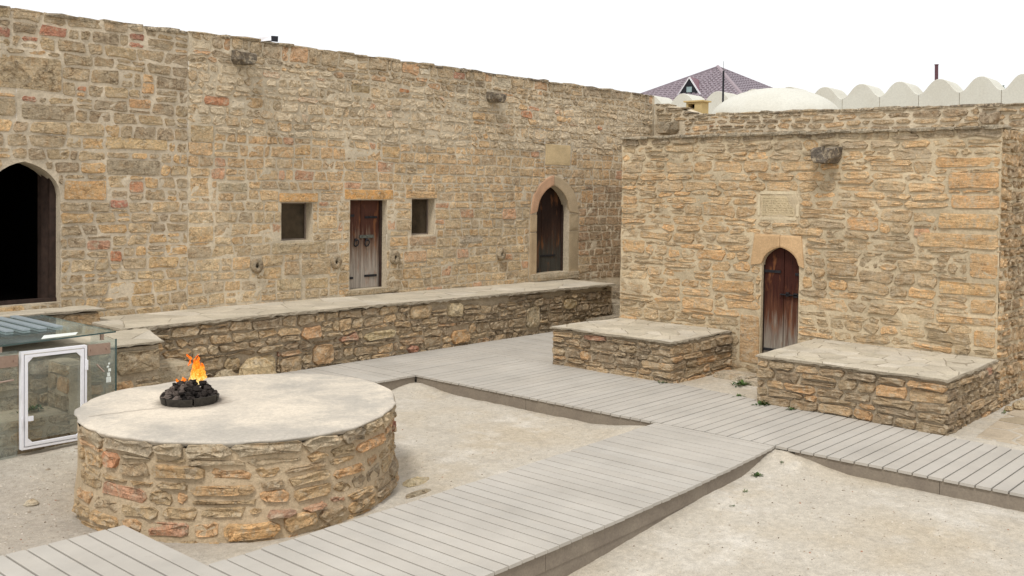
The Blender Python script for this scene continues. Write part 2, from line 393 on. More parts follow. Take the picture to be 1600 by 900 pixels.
def stone(P, quad, rng, gap=.012, cut=.03, prot=(.006, .02), jit=.008, rough=.006, back=.025):
    """one stone: 21 points, 50 triangles or fewer; quad = (u,z) bottom-left, bottom-right, top-right, top-left"""
    q = np.array(quad, float); c = q.mean(0)
    W = np.linalg.norm(q[1]-q[0]); H = np.linalg.norm(q[3]-q[0])
    gx = min(gap/max(W, .02), .3); gz = min(gap/max(H, .02), .3)
    cx = min(cut/max(W, .02), .38); cz = min(cut/max(H, .02), .40)
    lo_x, hi_x, lo_z, hi_z = gx, 1-gx, gz, 1-gz
    r = rng.random
    pts = [(lo_x, lo_z+cz*(.6+.9*r())), (lo_x+cx*(.6+.9*r()), lo_z), (.35+.3*r(), lo_z), (hi_x-cx*(.6+.9*r()), lo_z), (hi_x, lo_z+cz*(.6+.9*r())),
           (hi_x, hi_z-cz*(.6+.9*r())), (hi_x-cx*(.6+.9*r()), hi_z), (.35+.3*r(), hi_z), (lo_x+cx*(.6+.9*r()), hi_z), (lo_x, hi_z-cz*(.6+.9*r()))]
    uv = []
    for s, t in pts:
        p = q[0]*(1-s)*(1-t)+q[1]*s*(1-t)+q[2]*s*t+q[3]*(1-s)*t
        uv.append(p+np.array([rng.uniform(-jit, jit), rng.uniform(-jit, jit)]))
    uv = np.array(uv); c = uv.mean(0)
    h = rng.uniform(*prot); tu, tz = rng.uniform(-.3, .3)*h, rng.uniform(-.45, .25)*h
    bev = min(.008+rng.random()*.007, .2*min(W, H))
    V = []
    for p in uv: V.append(P(p[0], p[1], -back))
    for p in uv:
        d = c-p; L = np.linalg.norm(d)+1e-6; pp = p+d/L*min(bev, L*.4)
        V.append(P(pp[0], pp[1], h*.86+rng.uniform(-rough, rough)*.8))
    for p in uv:
        pp = c+(p-c)*rng.uniform(.52, .8); f = (pp-c)
        V.append(P(pp[0], pp[1], h+tu*f[0]/(W/2+.01)+tz*f[1]/(H/2+.01)+rng.uniform(-rough, rough)))
    V.append(P(c[0], c[1], h+rng.uniform(-rough, rough)))
    n = 10; Fc = []
    for k in range(n):
        j = (k+1) % n
        Fc += [(k, j, n+j, n+k)]
        if rng.random() < .5: Fc += [(n+k, n+j, 2*n+j), (n+k, 2*n+j, 2*n+k)]
        else: Fc += [(n+k, n+j, 2*n+k), (n+j, 2*n+j, 2*n+k)]
        Fc += [(2*n+k, 2*n+j, 3*n)]
    return V, Fc

def layout(rng, u0, u1, z0, z1, holes=(), rowh=(.12, .19), wid=(.2, .5), wob=.014, split=.12):
    """coursed rubble: a list of (quad) cells filling the face round the holes"""
    zs = [z0]
    while zs[-1] < z1-rowh[0]*.6: zs.append(zs[-1]+rng.uniform(*rowh))
    zs[-1] = z1
    if len(zs) > 2 and zs[-1]-zs[-2] < rowh[0]*.6: zs.pop(-2)
    seeds = [rng.uniform(0, 99) for _ in zs]
    def ez(i, u): return zs[i]+(wob*2.2*nz(u*.9, seeds[i], .5)+wob*nz(u*3.2, seeds[i], 9.5) if 0 < i < len(zs)-1 else 0)
    cells = []
    def fill(ua, ub, fb, ft, rh):
        L = ub-ua
        if L < .06: return
        cuts = [ua]; k = rh/((rowh[0]+rowh[1])/2)
        while True:
            wd = rng.uniform(*wid)*(.75+.25*k)*(1 if rng.random() > .12 else .55)
            if cuts[-1]+wd > ub-wid[0]*.6: break
            cuts.append(cuts[-1]+wd)
        cuts.append(ub)
        tl = rng.uniform(-.02, .02)
        for a, b in zip(cuts, cuts[1:]):
            tr = rng.uniform(-.022, .022)
            if a == cuts[0]: tl = 0
            if b == cuts[-1]: tr = 0
            if rng.random() < split and rh > .12 and b-a > .16:
                fz = rng.uniform(.4, .6)
                mid = lambda u: fb(u)*(1-fz)+ft(u)*fz
                cells.append([(a, fb(a)), (b, fb(b)), (b, mid(b)), (a, mid(a))])
                if rng.random() < .5 and b-a > .26:
                    c = a+(b-a)*rng.uniform(.4, .6)
                    cells.append([(a, mid(a)), (c, mid(c)), (c, ft(c)), (a, ft(a))]); cells.append([(c, mid(c)), (b, mid(b)), (b, ft(b)), (c, ft(c))])
                else: cells.append([(a, mid(a)), (b, mid(b)), (b, ft(b)), (a, ft(a))])
            else: cells.append([(a-tl, fb(a)), (b-tr, fb(b)), (b+tr, ft(b)), (a+tl, ft(a))])
            tl = tr
    for i in range(len(zs)-1):
        za, zb = zs[i], zs[i+1]
        hs = [h for h in holes if h[2] < zb-.015 and h[3] > za+.015]
        br = sorted({u0, u1} | {min(max(x, u0), u1) for h in hs for x in h[:2]})
        segs = []
        for a, b in zip(br, br[1:]):
            if b-a < 1e-4: continue
            mid = (a+b)/2; cover = [h for h in hs if h[0] < mid < h[1]]
            free = [(za, zb)]
            for h in cover:
                nf = []
                for f0, f1 in free:
                    if h[2] > f0: nf.append((f0, min(f1, h[2])))
                    if h[3] < f1: nf.append((max(f0, h[3]), f1))
                free = [f for f in nf if f[1]-f[0] > .045]
            for f in free:
                if segs and abs(segs[-1][1]-a) < 1e-6 and abs(segs[-1][2]-f[0]) < .02 and abs(segs[-1][3]-f[1]) < .02: segs[-1][1] = b
                else: segs.append([a, b, f[0], f[1]])
        for a, b, f0, f1 in segs:
            fb = (lambda u, i=i: ez(i, u)) if abs(f0-za) < 1e-6 else (lambda u, f0=f0: f0)
            ft = (lambda u, i=i: ez(i+1, u)) if abs(f1-zb) < 1e-6 else (lambda u, f1=f1: f1)
            fill(a, b, fb, ft, f1-f0)
    return cells

CAMP = Vector((0, 0, CAM_H))
def emit_stones(root, items, mat, limit=300, name='stone'):
    """items: (V, F, tint4, is_feature_name or None); the largest in view become parts, the rest one joined part"""
    def size(it):
        V = it[0]; c = V[0].lerp(V[5], .5); e = (V[10]-V[14]).length*(V[10]-V[18]).length+1e-4 if len(V) > 20 else (V[0]-V[-1]).length**2
        return e/max(1, (c-CAMP).length)**2+(10 if it[3] else 0)
    items = sorted(items, key=size, reverse=True)
    mb = MB()
    for i, (V, Fc, t, nm) in enumerate(items):
        if nm or i < limit:
            ob = mesh(nm or name, V, Fc, M['flag'] if nm in ('tablet', 'arch_stone', 'jamb_stone') else mat, root, tint=t)
        else: mb.add(V, Fc, t)
    if mb.V: mb.build('small_stones', mat, root, kind='stuff')

def boxstone(a, b, rng, r=.01, mid=True):
    """a rough block with uneven arrises (world box) -> V,F"""
    (x0, y0, z0), (x1, y1, z1) = a, b
    V = []; n = 2
    xs, ys, zs_ = [x0, (x0+x1)/2, x1], [y0, (y0+y1)/2, y1], [z0, (z0+z1)/2, z1]
    idx = {}; Fc = []
    for i in range(3):
        for j in range(3):
            for k in range(3):
                if i == j == k == 1: continue
                e = (i != 1)+(j != 1)+(k != 1)
                s = {3: .55, 2: .2, 1: -.5}[e]*r
                f = lambda v, q: v+rng.uniform(-r, r)*.6-(s if q == 2 else -s if q == 0 else 0)
                idx[(i, j, k)] = len(V); V.append(Vector((f(xs[i], i), f(ys[j], j), f(zs_[k], k))))
    for ax in range(3):
        for side in (0, 2):
            for p in range(2):
                for q in range(2):
                    def key(p_, q_):
                        kk = [p_, q_]; kk.insert(ax, side); return idx[tuple(kk)]
                    f = (key(p, q), key(p+1, q), key(p+1, q+1), key(p, q+1))
                    Fc.append(f if (side == 2) != (ax == 1) else f[::-1])
    return V, Fc

def feature(P, u0, u1, z0, z1, col, rng, prot=(.008, .014), cut=.012, jit=.004, gap=.006, rough=.003, lime=0.0, name='stone'):
    V, Fc = stone(P, [(u0, z0), (u1, z0), (u1, z1), (u0, z1)], rng, gap, cut, prot, jit, rough)
    return (V, Fc, tuple(mixc(col, sc(178, 156, 122), .2) if name == 'stone' else col)+(lime,), name)

# Voronoi paving on a convex polygon in (x, y)
def clip(poly, nx, ny, c):
    outp = []
    for i in range(len(poly)):
        a, b = poly[i], poly[(i+1) % len(poly)]
        da, db = a[0]*nx+a[1]*ny-c, b[0]*nx+b[1]*ny-c
        if da <= 0: outp.append(a)
        if da*db < 0: f = da/(da-db); outp.append((a[0]+(b[0]-a[0])*f, a[1]+(b[1]-a[1])*f))
    return outp
def inset(poly, g):
    cx = sum(p[0] for p in poly)/len(poly); cy = sum(p[1] for p in poly)/len(poly); r = poly
    for i in range(len(poly)):
        a, b = poly[i], poly[(i+1) % len(poly)]
        nx, ny = b[1]-a[1], a[0]-b[0]; L = math.hypot(nx, ny)
        if L < 1e-6: continue
        nx /= L; ny /= L
        if (cx-a[0])*nx+(cy-a[1])*ny > 0: nx, ny = -nx, -ny
        r = clip(r, nx, ny, a[0]*nx+a[1]*ny-g)
        if len(r) < 3: return []
    return r
def paving(root, poly, sx, sy, zfn, rng, pal, gap=.006, thick=.03, up_=.004, limit=300, name='flagstone', jz=.003, mat='flag'):
    xs = [p[0] for p in poly]; ys = [p[1] for p in poly]
    pts = []
    x = min(xs)-sx
    i = 0
    while x < max(xs)+sx:
        y = min(ys)-sy+(sy*.5 if i % 2 else 0)
        while y < max(ys)+sy:
            pts.append((x+rng.uniform(-.42, .42)*sx, y+rng.uniform(-.42, .42)*sy)); y += sy
        x += sx; i += 1
    out_ = []
    for i, p in enumerate(pts):
        c = list(poly)
        for j, q in enumerate(pts):
            if i == j or abs(q[0]-p[0]) > 3*sx or abs(q[1]-p[1]) > 3*sy: continue
            nx, ny = q[0]-p[0], q[1]-p[1]
            c = clip(c, nx, ny, ((q[0]**2-p[0]**2)+(q[1]**2-p[1]**2))/2)
            if len(c) < 3: break
        if len(c) < 3: continue
        c = inset(c, gap*rng.uniform(.7, 1.5))
        if len(c) < 3: continue
        A = abs(sum(c[k][0]*c[(k+1) % len(c)][1]-c[(k+1) % len(c)][0]*c[k][1] for k in range(len(c))))/2
        if A < .0012: continue
        # drop tiny edges
        c = [c[k] for k in range(len(c)) if math.hypot(c[k][0]-c[k-1][0], c[k][1]-c[k-1][1]) > .012]
        if len(c) < 3: continue
        c2 = []
        for k in range(len(c)):      # ragged edges
            a, b = c[k], c[(k+1) % len(c)]; c2.append(a); L = math.hypot(b[0]-a[0], b[1]-a[1])
            if L > .09 and len(c) < 9:
                f = rng.uniform(.35, .65); w_ = rng.uniform(-.004, .001)
                nx, ny = (b[1]-a[1])/L, (a[0]-b[0])/L
                mx_, my_ = a[0]+(b[0]-a[0])*f, a[1]+(b[1]-a[1])*f
                cxm = sum(p_[0] for p_ in c)/len(c); cym = sum(p_[1] for p_ in c)/len(c)
                if (cxm-mx_)*nx+(cym-my_)*ny > 0: nx, ny = -nx, -ny
                c2.append((mx_+nx*w_, my_+ny*w_))
        c = c2
        cx = sum(p_[0] for p_ in c)/len(c); cy = sum(p_[1] for p_ in c)/len(c)
        area2 = sum(c[k][0]*c[(k+1) % len(c)][1]-c[(k+1) % len(c)][0]*c[k][1] for k in range(len(c)))
        if area2 < 0: c = c[::-1]
        n = len(c); tx, ty = rng.uniform(-.012, .012), rng.uniform(-.012, .012); hz = rng.uniform(-jz, jz)
        V = [(a, b, zfn(a, b)-thick) for a, b in c]
        V += [(a, b, zfn(a, b)+up_-.004+hz+(a-cx)*tx+(b-cy)*ty) for a, b in c]
        V += [(cx+(a-cx)*.9, cy+(b-cy)*.9, zfn(a, b)+up_+hz+(a-cx)*tx+(b-cy)*ty) for a, b in c]
        Fc = [(k, (k+1) % n, n+(k+1) % n, n+k) for k in range(n)]+[(n+k, n+(k+1) % n, 2*n+(k+1) % n, 2*n+k) for k in range(n)]+[tuple(range(2*n, 3*n))]
        out_.append((A, V, Fc, mulc(pal(rng), rng.uniform(.95, 1.05))))
    out_.sort(key=lambda a: -a[0])
    mb = MB()
    for i, (A, V, Fc, t) in enumerate(out_):
        if i < limit: mesh(name, V, Fc, M[mat], root, tint=t+(0,))
        else: mb.add(V, Fc, t)
    if mb.V: mb.build('small_'+name+'s', M[mat], root, kind='stuff')
    return out_

def pick(rng, table):
    r = rng.random()*sum(w_ for w_, _ in table)
    for w_, c in table:
        r -= w_
        if r <= 0: return c
    return table[-1][1]

# ================================================================== GROUND
def smooth(a, b, x):
    t = min(1, max(0, (x-a)/(b-a))); return t*t*(3-2*t)
def deck_far(Y): return 10.65+(min(Y, 5.8)-2.9)*.078+.03
def gh(x, y):
    z = -.17
    if y < 5.2: z = -.15-.12*(1-smooth(5.3, 7.6, x))
    z -= .03*(1-smooth(3, 5, x))
    z += .11*math.exp(-((x-9.05)**2+(y-4.55)**2)/.22)        # sand drifted into the corners
    z += .075*math.exp(-((x-9.0)**2+(y-9.75)**2)/.14)
    z += .11*math.exp(-((x-9.0)**2+(y-6.1)**2)/.2)
    z += .10*smooth(8.6, 9.8, y)*(1-smooth(6.2, 7.2, x))
    if x > 9.4: z = z*(1-smooth(9.4, 10.2, x))+(-.05)*smooth(9.4, 10.2, x)
    if x > 10.4: z = -.05+.035*smooth(deck_far(y), deck_far(y)+.06, x) if y < 9.2 else -.05
    near = 1 if (0 < x < 20 and -2 < y < 14) else 0
    z += .012*fbm(x*.9, y*.9, 3)*(.3 if x > 9.3 else 1)
    z += (.007*nz(x*5, y*5, 1)+.005*nz(x*11, y*11, 5))*near*(.4 if x > 9.3 else 1)
    # scour round the foot of the altar
    d = math.hypot(x-5.1, y-7.72); z -= .035*math.exp(-((d-1.45)/.16)**2)
    return z
gx = [-600, -250, -100, -40, -15, -5, 0]+[round(2+.06*i, 3) for i in range(0, 190)]+[14, 15, 17, 20, 26, 40, 80, 200, 600]
gy = [-600, -200, -60, -20, -6, -1]+[round(.5+.06*i, 3) for i in range(0, 185)]+[12.5, 14, 18, 30, 60, 150, 600]
GV = [(x, y, gh(x, y)) for x in gx for y in gy]; ny = len(gy)
GF = [(i*ny+j, (i+1)*ny+j, (i+1)*ny+j+1, i*ny+j+1) for i in range(len(gx)-1) for j in range(ny-1)]
ground = mesh('ground', GV, GF, M['ground'], smooth=True, kind='structure')

rng = random.Random(5)
gravel = MB()
def pebble(mb, x, y, r, c):
    z = gh(x, y); n = 5; a0 = rng.random()*6; e = rng.uniform(.6, 1)
    V = []
    for k in range(n):
        a = a0+k*2*math.pi/n; q = r*rng.uniform(.8, 1.15); V.append((x+math.cos(a)*q, y+math.sin(a)*q*e, z-r*.2))
    for k in range(n):
        a = a0+k*2*math.pi/n; q = r*rng.uniform(.5, .8); V.append((x+math.cos(a)*q, y+math.sin(a)*q*e, z+r*rng.uniform(.3, .55)))
    mb.add(V, [(k, (k+1) % n, n+(k+1) % n, n+k) for k in range(n)]+[tuple(range(n, 2*n))], c)
pc = [(3, sc(198, 184, 162, .78)), (2, sc(166, 152, 132, .78)), (.25, sc(130, 116, 98, .78)), (1, sc(216, 206, 190, .78)), (.2, sc(168, 118, 90, .8))]
for _ in range(6500):
    reg = rng.random()
    if reg < .38: x, y = rng.uniform(2.4, 5.2), rng.uniform(7, 9.9)
    elif reg < .72: x, y = rng.uniform(4.8, 9), rng.uniform(1, 4.35)
    elif reg < .94: x, y = rng.uniform(5, 9), rng.uniform(5.9, 9.7)
    else: x, y = rng.uniform(10.85, 13.5), rng.uniform(1.5, 7)
    if math.hypot(x-5.1, y-7.7) < 1.42 or (x > 9 and x < deck_far(y)+.02): continue
    if 3.85 < x and y > 9.75: continue
    pebble(gravel, x, y, rng.choice([.003, .004, .005, .006, .008, .011]) if rng.random() < .985 else rng.uniform(.014, .03) if x < 5.2 else .012, pick(rng, pc))
gr = gravel.build('gravel', M['pebble'], kind='stuff'); tag(gr, 'loose pebbles and grit scattered over the sandy courtyard', 'gravel')

# ================================================================== BOARDWALK
def plank_geo(x0, x1, y0, y1, along, z=0.0, th=.025, ch=.003, sag=0):
    """board on z, long side 'x' or 'y', with eased long edges"""
    if along == 'y':
        prof = [(x0, z-th), (x1, z-th), (x1, z-ch), (x1-ch, z), (x0+ch, z), (x0, z-ch)]
        V = [(a, y0, b) for a, b in prof]+[(a, y1, b) for a, b in prof]
    else:
        prof = [(y0, z-th), (y1, z-th), (y1, z-ch), (y1-ch, z), (y0+ch, z), (y0, z-ch)]
        V = [(x0, a, b) for a, b in prof]+[(x1, a, b) for a, b in prof]
    Fc = [(k, (k+1) % 6, 6+(k+1) % 6, 6+k) for k in range(6)]+[(5, 4, 3, 2, 1, 0), tuple(range(6, 12))]
    if along != 'y': Fc = [f[::-1] for f in Fc]
    return V, Fc
rng = random.Random(11)
def dcol(): return mulc(mixc(sc(206, 199, 187, .61), sc(202, 194, 181, .61), rng.random()), rng.uniform(.988, 1.012))
bw = empty('boardwalk', (9, 6, 0), kind='structure')
def plank(*a, **k):
    V, Fc = plank_geo(*a, **k); mesh('plank', V, Fc, M['deck'], bw, tint=dcol()+(0,))
G = .014
# walkway coming from the lower left (its boards lie along Y)
x = 3.52; PW = .1365
while x < 9.02:
    x1 = min(x+PW, 9.05)
    f = (x-3.5)/5.5; yl = 4.385+.215*(max(0, x-4.5)/4.5)**2; yu = 5.83+.17*f**1.5
    plank(x+G/2, x1-G/2, yl+rng.uniform(-.004, .004), yu+rng.uniform(-.004, .004), 'y', z=rng.uniform(-.0015, .0015)); x = x1
# wider landing at the lower left
x = 3.52
while x > .6:
    plank(x-.141+G/2, x-G/2, 4.385, 6.965+rng.uniform(-.003, .003), 'y', z=rng.uniform(-.0015, .0015)); x -= .141
# the long walkway past the benches (boards along X)
y = .3
while y < 11.2:
    y1 = min(y+.1345, 11.22)
    xe = 10.65+(y-2.9)*.078 if y < 5.8 else (11.12 if y > 7.0 else 10.95+(y-5.8)*.12)
    if y > 9.15: xe = 11.0
    plank(9.06+rng.uniform(-.004, .004), xe-.004+rng.uniform(-.003, .003), y+G/2, y1-G/2, 'x', z=rng.uniform(-.0015, .0015)); y = y1
# runs along the raised terrace, left and right of the long walkway (boards along Y)
x = 9.056
while x > 5.75:
    plank(x-.1365+G/2, x-G/2, 9.86, 11.22, 'y', z=rng.uniform(-.0015, .0015)); x -= .1365
x = 11.004
while x < 15.2:
    plank(x+G/2, x+.1365-G/2, 9.16 if x < 12.55 else 9.2, 11.22, 'y', z=rng.uniform(-.0015, .0015)); x += .1365
def fascia(p, q, z0, z1, nrm, th=.02):
    """fascia board from p to q, thickness inwards"""
    (xa, ya), (xb, yb) = p, q; nx, ny_ = nrm
    V = [(xa, ya, z0), (xb, yb, z0), (xb-nx*th, yb-ny_*th, z0), (xa-nx*th, ya-ny_*th, z0)]
    V += [(a, b, z1) for a, b, _ in V]
    mesh('fascia_board', V, [(0, 3, 2, 1), (4, 5, 6, 7), (0, 1, 5, 4), (1, 2, 6, 5), (2, 3, 7, 6), (3, 0, 4, 7)], M['fascia'], bw)
yf = lambda x: 4.385+.215*(max(0, x-4.5)/4.5)**2+.014
def chain(a, b, z0, z1, off):
    n_ = max(1, round((b-a)/.45)); V = []
    for k in range(n_+1):
        xx = a+(b-a)*k/n_; yy = yf(xx)+off; V += [(xx, yy, z0), (xx, yy, z1), (xx, yy+.02, z1), (xx, yy+.02, z0)]
    mesh('fascia_board', V, [(4*k+q, 4*k+(q+1) % 4, 4*k+4+(q+1) % 4, 4*k+4+q) for k in range(n_) for q in range(4)]+[(3, 2, 1, 0), tuple(4*n_+q for q in range(4))], M['fascia'], bw)
for a, b in [(1.0, 3.1), (3.105, 5.29), (5.295, 7.62), (7.625, 9.05)]: chain(a, b, -.155, -.027, 0)
for a, b in [(1.0, 4.2), (4.205, 7.545), (7.55, 8.8)]: chain(a, b, -.32, -.158, .006)
yu = lambda x: 5.83+.17*((x-3.5)/5.5)**1.5-.014
for a, b in [(3.55, 6.3), (6.305, 9.05)]: fascia((a, yu(a)), (b, yu(b)), -.2, -.027, (0, 1))
fascia((1.5, 6.95), (3.5, 6.95), -.2, -.027, (0, 1)); fascia((3.508, 6.95), (3.508, 5.83), -.2, -.027, (1, 0))
for a, b in [(.3, 3.02), (3.025, 4.4)]: fascia((9.075, a), (9.075, b), -.16, -.027, (-1, 0))
for a, b in [(6.02, 7.9), (7.905, 9.85)]: fascia((9.075, a), (9.075, b), -.2, -.027, (-1, 0))
fascia((5.8, 9.875), (9.06, 9.875), -.2, -.027, (0, -1))
jb = MB()
for xx in (9.3, 9.9, 10.5): jb.box((xx, .4, -.12), (xx+.05, 11.1, -.03))
for yy in (4.6, 5.1, 5.6): jb.box((1, yy, -.12), (9, yy+.05, -.03))
jb.build('joist', M['fascia'], bw)

# ================================================================== COURTYARD WALLS
def zone_left(u, z, r):      # older brown masonry left of the seam
    t = [(5, (160, 140, 108)), (4, (176, 152, 112)), (2.2, (148, 130, 104)), (2.4, (196, 156, 98)), (.2, (176, 118, 90))]
    if z > 3.2: t = [(6, (150, 132, 102)), (3, (160, 138, 100)), (3, (140, 124, 100)), (1.6, (190, 148, 96)), (.4, (168, 100, 78))]
    if z < 1.6: t = [(6, (178, 156, 118)), (3, (188, 160, 112)), (2, (160, 140, 108)), (1.5, (196, 160, 104))]
    c = pick(r, t); return c, (.15 if z > 3 else .05)*r.random()*2
def zone_main(u, z, r):
    if z > 4.25: t = [(4, (156, 138, 108)), (2, (170, 148, 112)), (1, (178, 134, 92)), (2, (140, 126, 104))]; l = .2
    elif z > 3.2: t = [(5, (180, 160, 126)), (3, (168, 148, 114)), (1.2, (190, 152, 100)), (2, (156, 140, 112)), (.3, (180, 110, 70))]; l = .95
    elif z > 2.15: t = [(5, (192, 160, 112)), (3, (186, 150, 102)), (2, (176, 154, 118)), (1.4, (166, 142, 108)), (.5, (182, 130, 96))]; l = .18
    else: t = [(5, (188, 164, 122)), (3, (180, 158, 120)), (2, (190, 156, 106)), (1.5, (166, 148, 118)), (.4, (184, 136, 100))]; l = .18
    if u > 14.2 and z < 2.6:
        t = [(4, (178, 142, 98)), (3, (172, 150, 114)), (2, (156, 122, 90)), (1, (150, 132, 104))]; l = .05
        if u > 16: t = [(3, (146, 118, 86)), (3, (132, 112, 86)), (1, (118, 98, 76))]  # far corner: grime plus the corner's shade put into the stone colours
    c = pick(r, t); return c, l*r.random()*1.6
def stones_from(cells, P, zone, rng, kc=1.0, **kw):
    it = []
    for q in cells:
        u = sum(p[0] for p in q)/4; z = sum(p[1] for p in q)/4
        c, l = zone(u, z, rng); c = mulc(sc(*calm(c)), kc*rng.uniform(.90, 1.12))
        k = dict(kw)
        if callable(k.get('prot')): k['prot'] = k['prot'](u, z)
        V, Fc = stone(P, q, rng, **k); it.append((V, Fc, c+(min(1, l),), None))
    return it

WY = 12.4
PW1 = plane((0, WY, 0), (1, 0, 0), (0, -1, 0))
SEAM = 7.15
# openings in world X along the wall
o_left = Opening(4.56, 5.42, 1.04, 2.36, 2.77)
o_win1 = Opening(8.67, 9.24, 1.70, 2.27)
o_door2 = Opening(9.96, 10.72, .885, 2.31)
o_win2 = Opening(11.27, 11.80, 1.72, 2.335)
o_door3 = Opening(14.49, 15.48, .90, 2.05, 2.60)

rng = random.Random(21)
wl = empty('old_courtyard_wall', (5.6, WY, 0), 'tall brown stone courtyard wall around the large dark arched doorway', 'wall')
wall_body(wl, PW1, 3.2, SEAM, -.4, lambda u: 4.585+.01*nz(u*3), .7, M['mortar_left'], [o_left], .34, seed=1)
feats = [(4.2, 5.44, 3.635, 4.05, (166, 144, 108), .25), (5.98, 6.86, 2.96, 3.12, (206, 172, 116), .1), (5.46, 6.02, 2.30, 2.56, (204, 156, 92), .05),
         (4.60, 4.84, 4.22, 4.36, (158, 96, 76), 0), (6.30, 6.52, 4.38, 4.49, (150, 84, 66), .1), (5.62, 5.76, 3.66, 3.75, (180, 112, 72), 0),
         (6.30, 6.52, 2.40, 2.56, (188, 124, 84), 0), (6.06, 6.30, 2.20, 2.31, (168, 98, 80), 0), (6.05, 6.22, 1.50, 1.66, (192, 116, 72), 0),
         (5.75, 6.08, 1.66, 1.80, (186, 130, 100), .2), (6.48, 6.66, 3.70, 3.85, (200, 150, 90), 0), (6.30, 6.62, 3.50, 3.64, (196, 146, 92), 0),
         (4.2, 4.9, 3.30, 3.52, (158, 138, 106), .1), (4.95, 5.6, 3.28, 3.48, (152, 134, 106), .1), (6.0, 6.75, 2.63, 2.84, (150, 134, 108), .1)]
it = []
for a, b, c_, d_, col, l in feats: it.append(feature(PW1, a, b, c_, d_, sc(*col), rng, cut=.02, jit=.008, rough=.004, lime=l))
holes = o_left.rects(.0)+[f[:4] for f in feats]
cells = layout(rng, 3.6, SEAM+.006, .75, 4.60, holes, rowh=(.135, .185), wid=(.16, .48), wob=.013, split=.1)
it += stones_from(cells, PW1, zone_left, rng, 1.08, gap=.010, cut=.022, prot=(.003, .019), jit=.010, rough=.005)
emit_stones(wl, it, M['stone'], 300)

wm = empty('long_courtyard_wall', (12, WY, 0), 'long pale stone courtyard wall with two square windows and two wooden doors', 'wall')
wall_body(wm, PW1, SEAM+.0, 18.42, -.4, lambda u: 4.60+.012*nz(u*3), .7, M['mortar_wall'], [o_win1, o_door2, o_win2, o_door3], .30, seed=2)
feats = [(8.63, 9.34, 2.275, 2.42, (206, 158, 92), 0, 'lintel'), (9.84, 10.86, 2.315, 2.485, (202, 150, 78), 0, 'lintel'), (11.13, 11.86, 2.34, 2.47, (192, 156, 106), 0, 'lintel'),
         (14.71, 15.50, 2.99, 3.41, (190, 164, 116), 0, 'tablet'), (15.53, 15.70, 3.0, 3.28, (190, 154, 104), 0, None),
         (8.5, 9.50, 1.50, 1.685, (176, 156, 120), .1, 'sill'), (10.78, 11.2, 1.54, 1.71, (202, 162, 106), 0, None), (11.22, 11.85, 1.54, 1.705, (176, 146, 112), 0, 'sill'),
         (9.34, 9.72, 1.86, 2.08, (206, 174, 124), 0, None), (9.38, 9.82, 2.29, 2.41, (190, 160, 120), 0, None),
         (8.25, 8.68, 1.14, 1.33, (196, 166, 118), 0, None), (8.72, 9.02, 1.18, 1.40, (190, 160, 118), 0, None), (9.04, 9.6, 1.16, 1.42, (176, 152, 114), 0, None),
         (8.6, 9.05, .96, 1.14, (192, 170, 128), 0, None), (9.1, 9.55, .95, 1.13, (190, 164, 118), 0, None),
         (11.1, 11.62, 1.26, 1.46, (202, 160, 116), 0, None), (12.35, 12.65, 1.28, 1.46, (200, 152, 116), 0, None), (12.4, 13.0, 1.55, 1.68, (186, 172, 150), .2, None),
         (7.18, 7.55, 3.1, 3.35, (186, 160, 116), .1, None), (7.18, 7.5, 2.35, 2.62, (200, 164, 112), .1, None), (7.6, 8.1, 2.42, 2.56, (176, 160, 128), .1, None),
         (7.16, 7.55, 1.72, 1.95, (202, 168, 116), .1, None), (12.2, 12.5, 4.42, 4.55, (176, 116, 90), 0, None), (11.4, 11.65, 4.42, 4.53, (196, 184, 160), .6, None),
         (10.95, 11.2, 4.08, 4.16, (188, 118, 60), 0, None), (9.95, 10.35, 4.0, 4.14, (160, 138, 96), .2, None),
         (7.8, 8.05, 3.6, 3.72, (206, 196, 174), .9, None), (13.2, 13.7, 4.38, 4.54, (190, 176, 148), .3, None),
         (15.86, 16.25, 2.25, 2.52, (192, 146, 90), 0, None), (7.2, 7.5, 4.38, 4.5, (196, 178, 146), .8, None), (10.05, 10.5, 2.8, 2.95, (198, 158, 104), 0, None),
         (10.6, 11.0, 3.0, 3.2, (196, 160, 104), 0, None), (8.9, 9.2, 2.98, 3.15, (200, 158, 98), 0, None)]
it = []
for a, b, c_, d_, col, l, nm in feats:
    big = nm in ('lintel', 'tablet')
    it.append(feature(PW1, a, b, c_, d_, sc(*col), rng, prot=(.016, .022) if big else (.006, .014), cut=.006 if big else .018, jit=.002 if big else .006, rough=.002 if nm == 'tablet' else .004, lime=l, name=nm or 'stone'))
# surround of the pointed doorway: two jamb stones and two arch stones shaped to the opening
def arch_piece(P, o, ua, ub, zb, outer, col, name, parent_items, d=.02, back=.03):
    us = [ua+(ub-ua)*k/8 for k in range(9)]
    inn = [(u, o.top(u) if o.u0 < u < o.u1 else zb) for u in us]
    if not (o.u0 < us[0] < o.u1): inn[0] = (us[0], zb)
    V = []; n = len(us)
    outp = [(outer(k/8)) for k in range(n)]
    for dd, s in ((-back, 0), (d*.7, .0), (d, .12)):
        for k in range(n):
            (a, b), (c, e) = inn[k], outp[k]; V.append(P(a+(c-a)*s, b+(e-b)*s, dd))
        for k in range(n):
            (a, b), (c, e) = inn[k], outp[k]; V.append(P(c+(a-c)*s, e+(b-e)*s, dd))
    Fc = []
    L = 2*n
    for lay in range(2):
        b0, b1 = lay*L, (lay+1)*L
        for k in range(n-1):
            Fc.append((b0+k, b0+k+1, b1+k+1, b1+k)); Fc.append((b0+n+k+1, b0+n+k, b1+n+k, b1+n+k+1))
        Fc.append((b0, b1, b1+n, b0+n)); Fc.append((b0+n-1, b0+2*n-1, b1+2*n-1, b1+n-1))
    for k in range(n-1): Fc.append((2*L+k, 2*L+k+1, 2*L+n+k+1, 2*L+n+k))
    parent_items.append((V, Fc, tuple(col)+(0.05,), name))
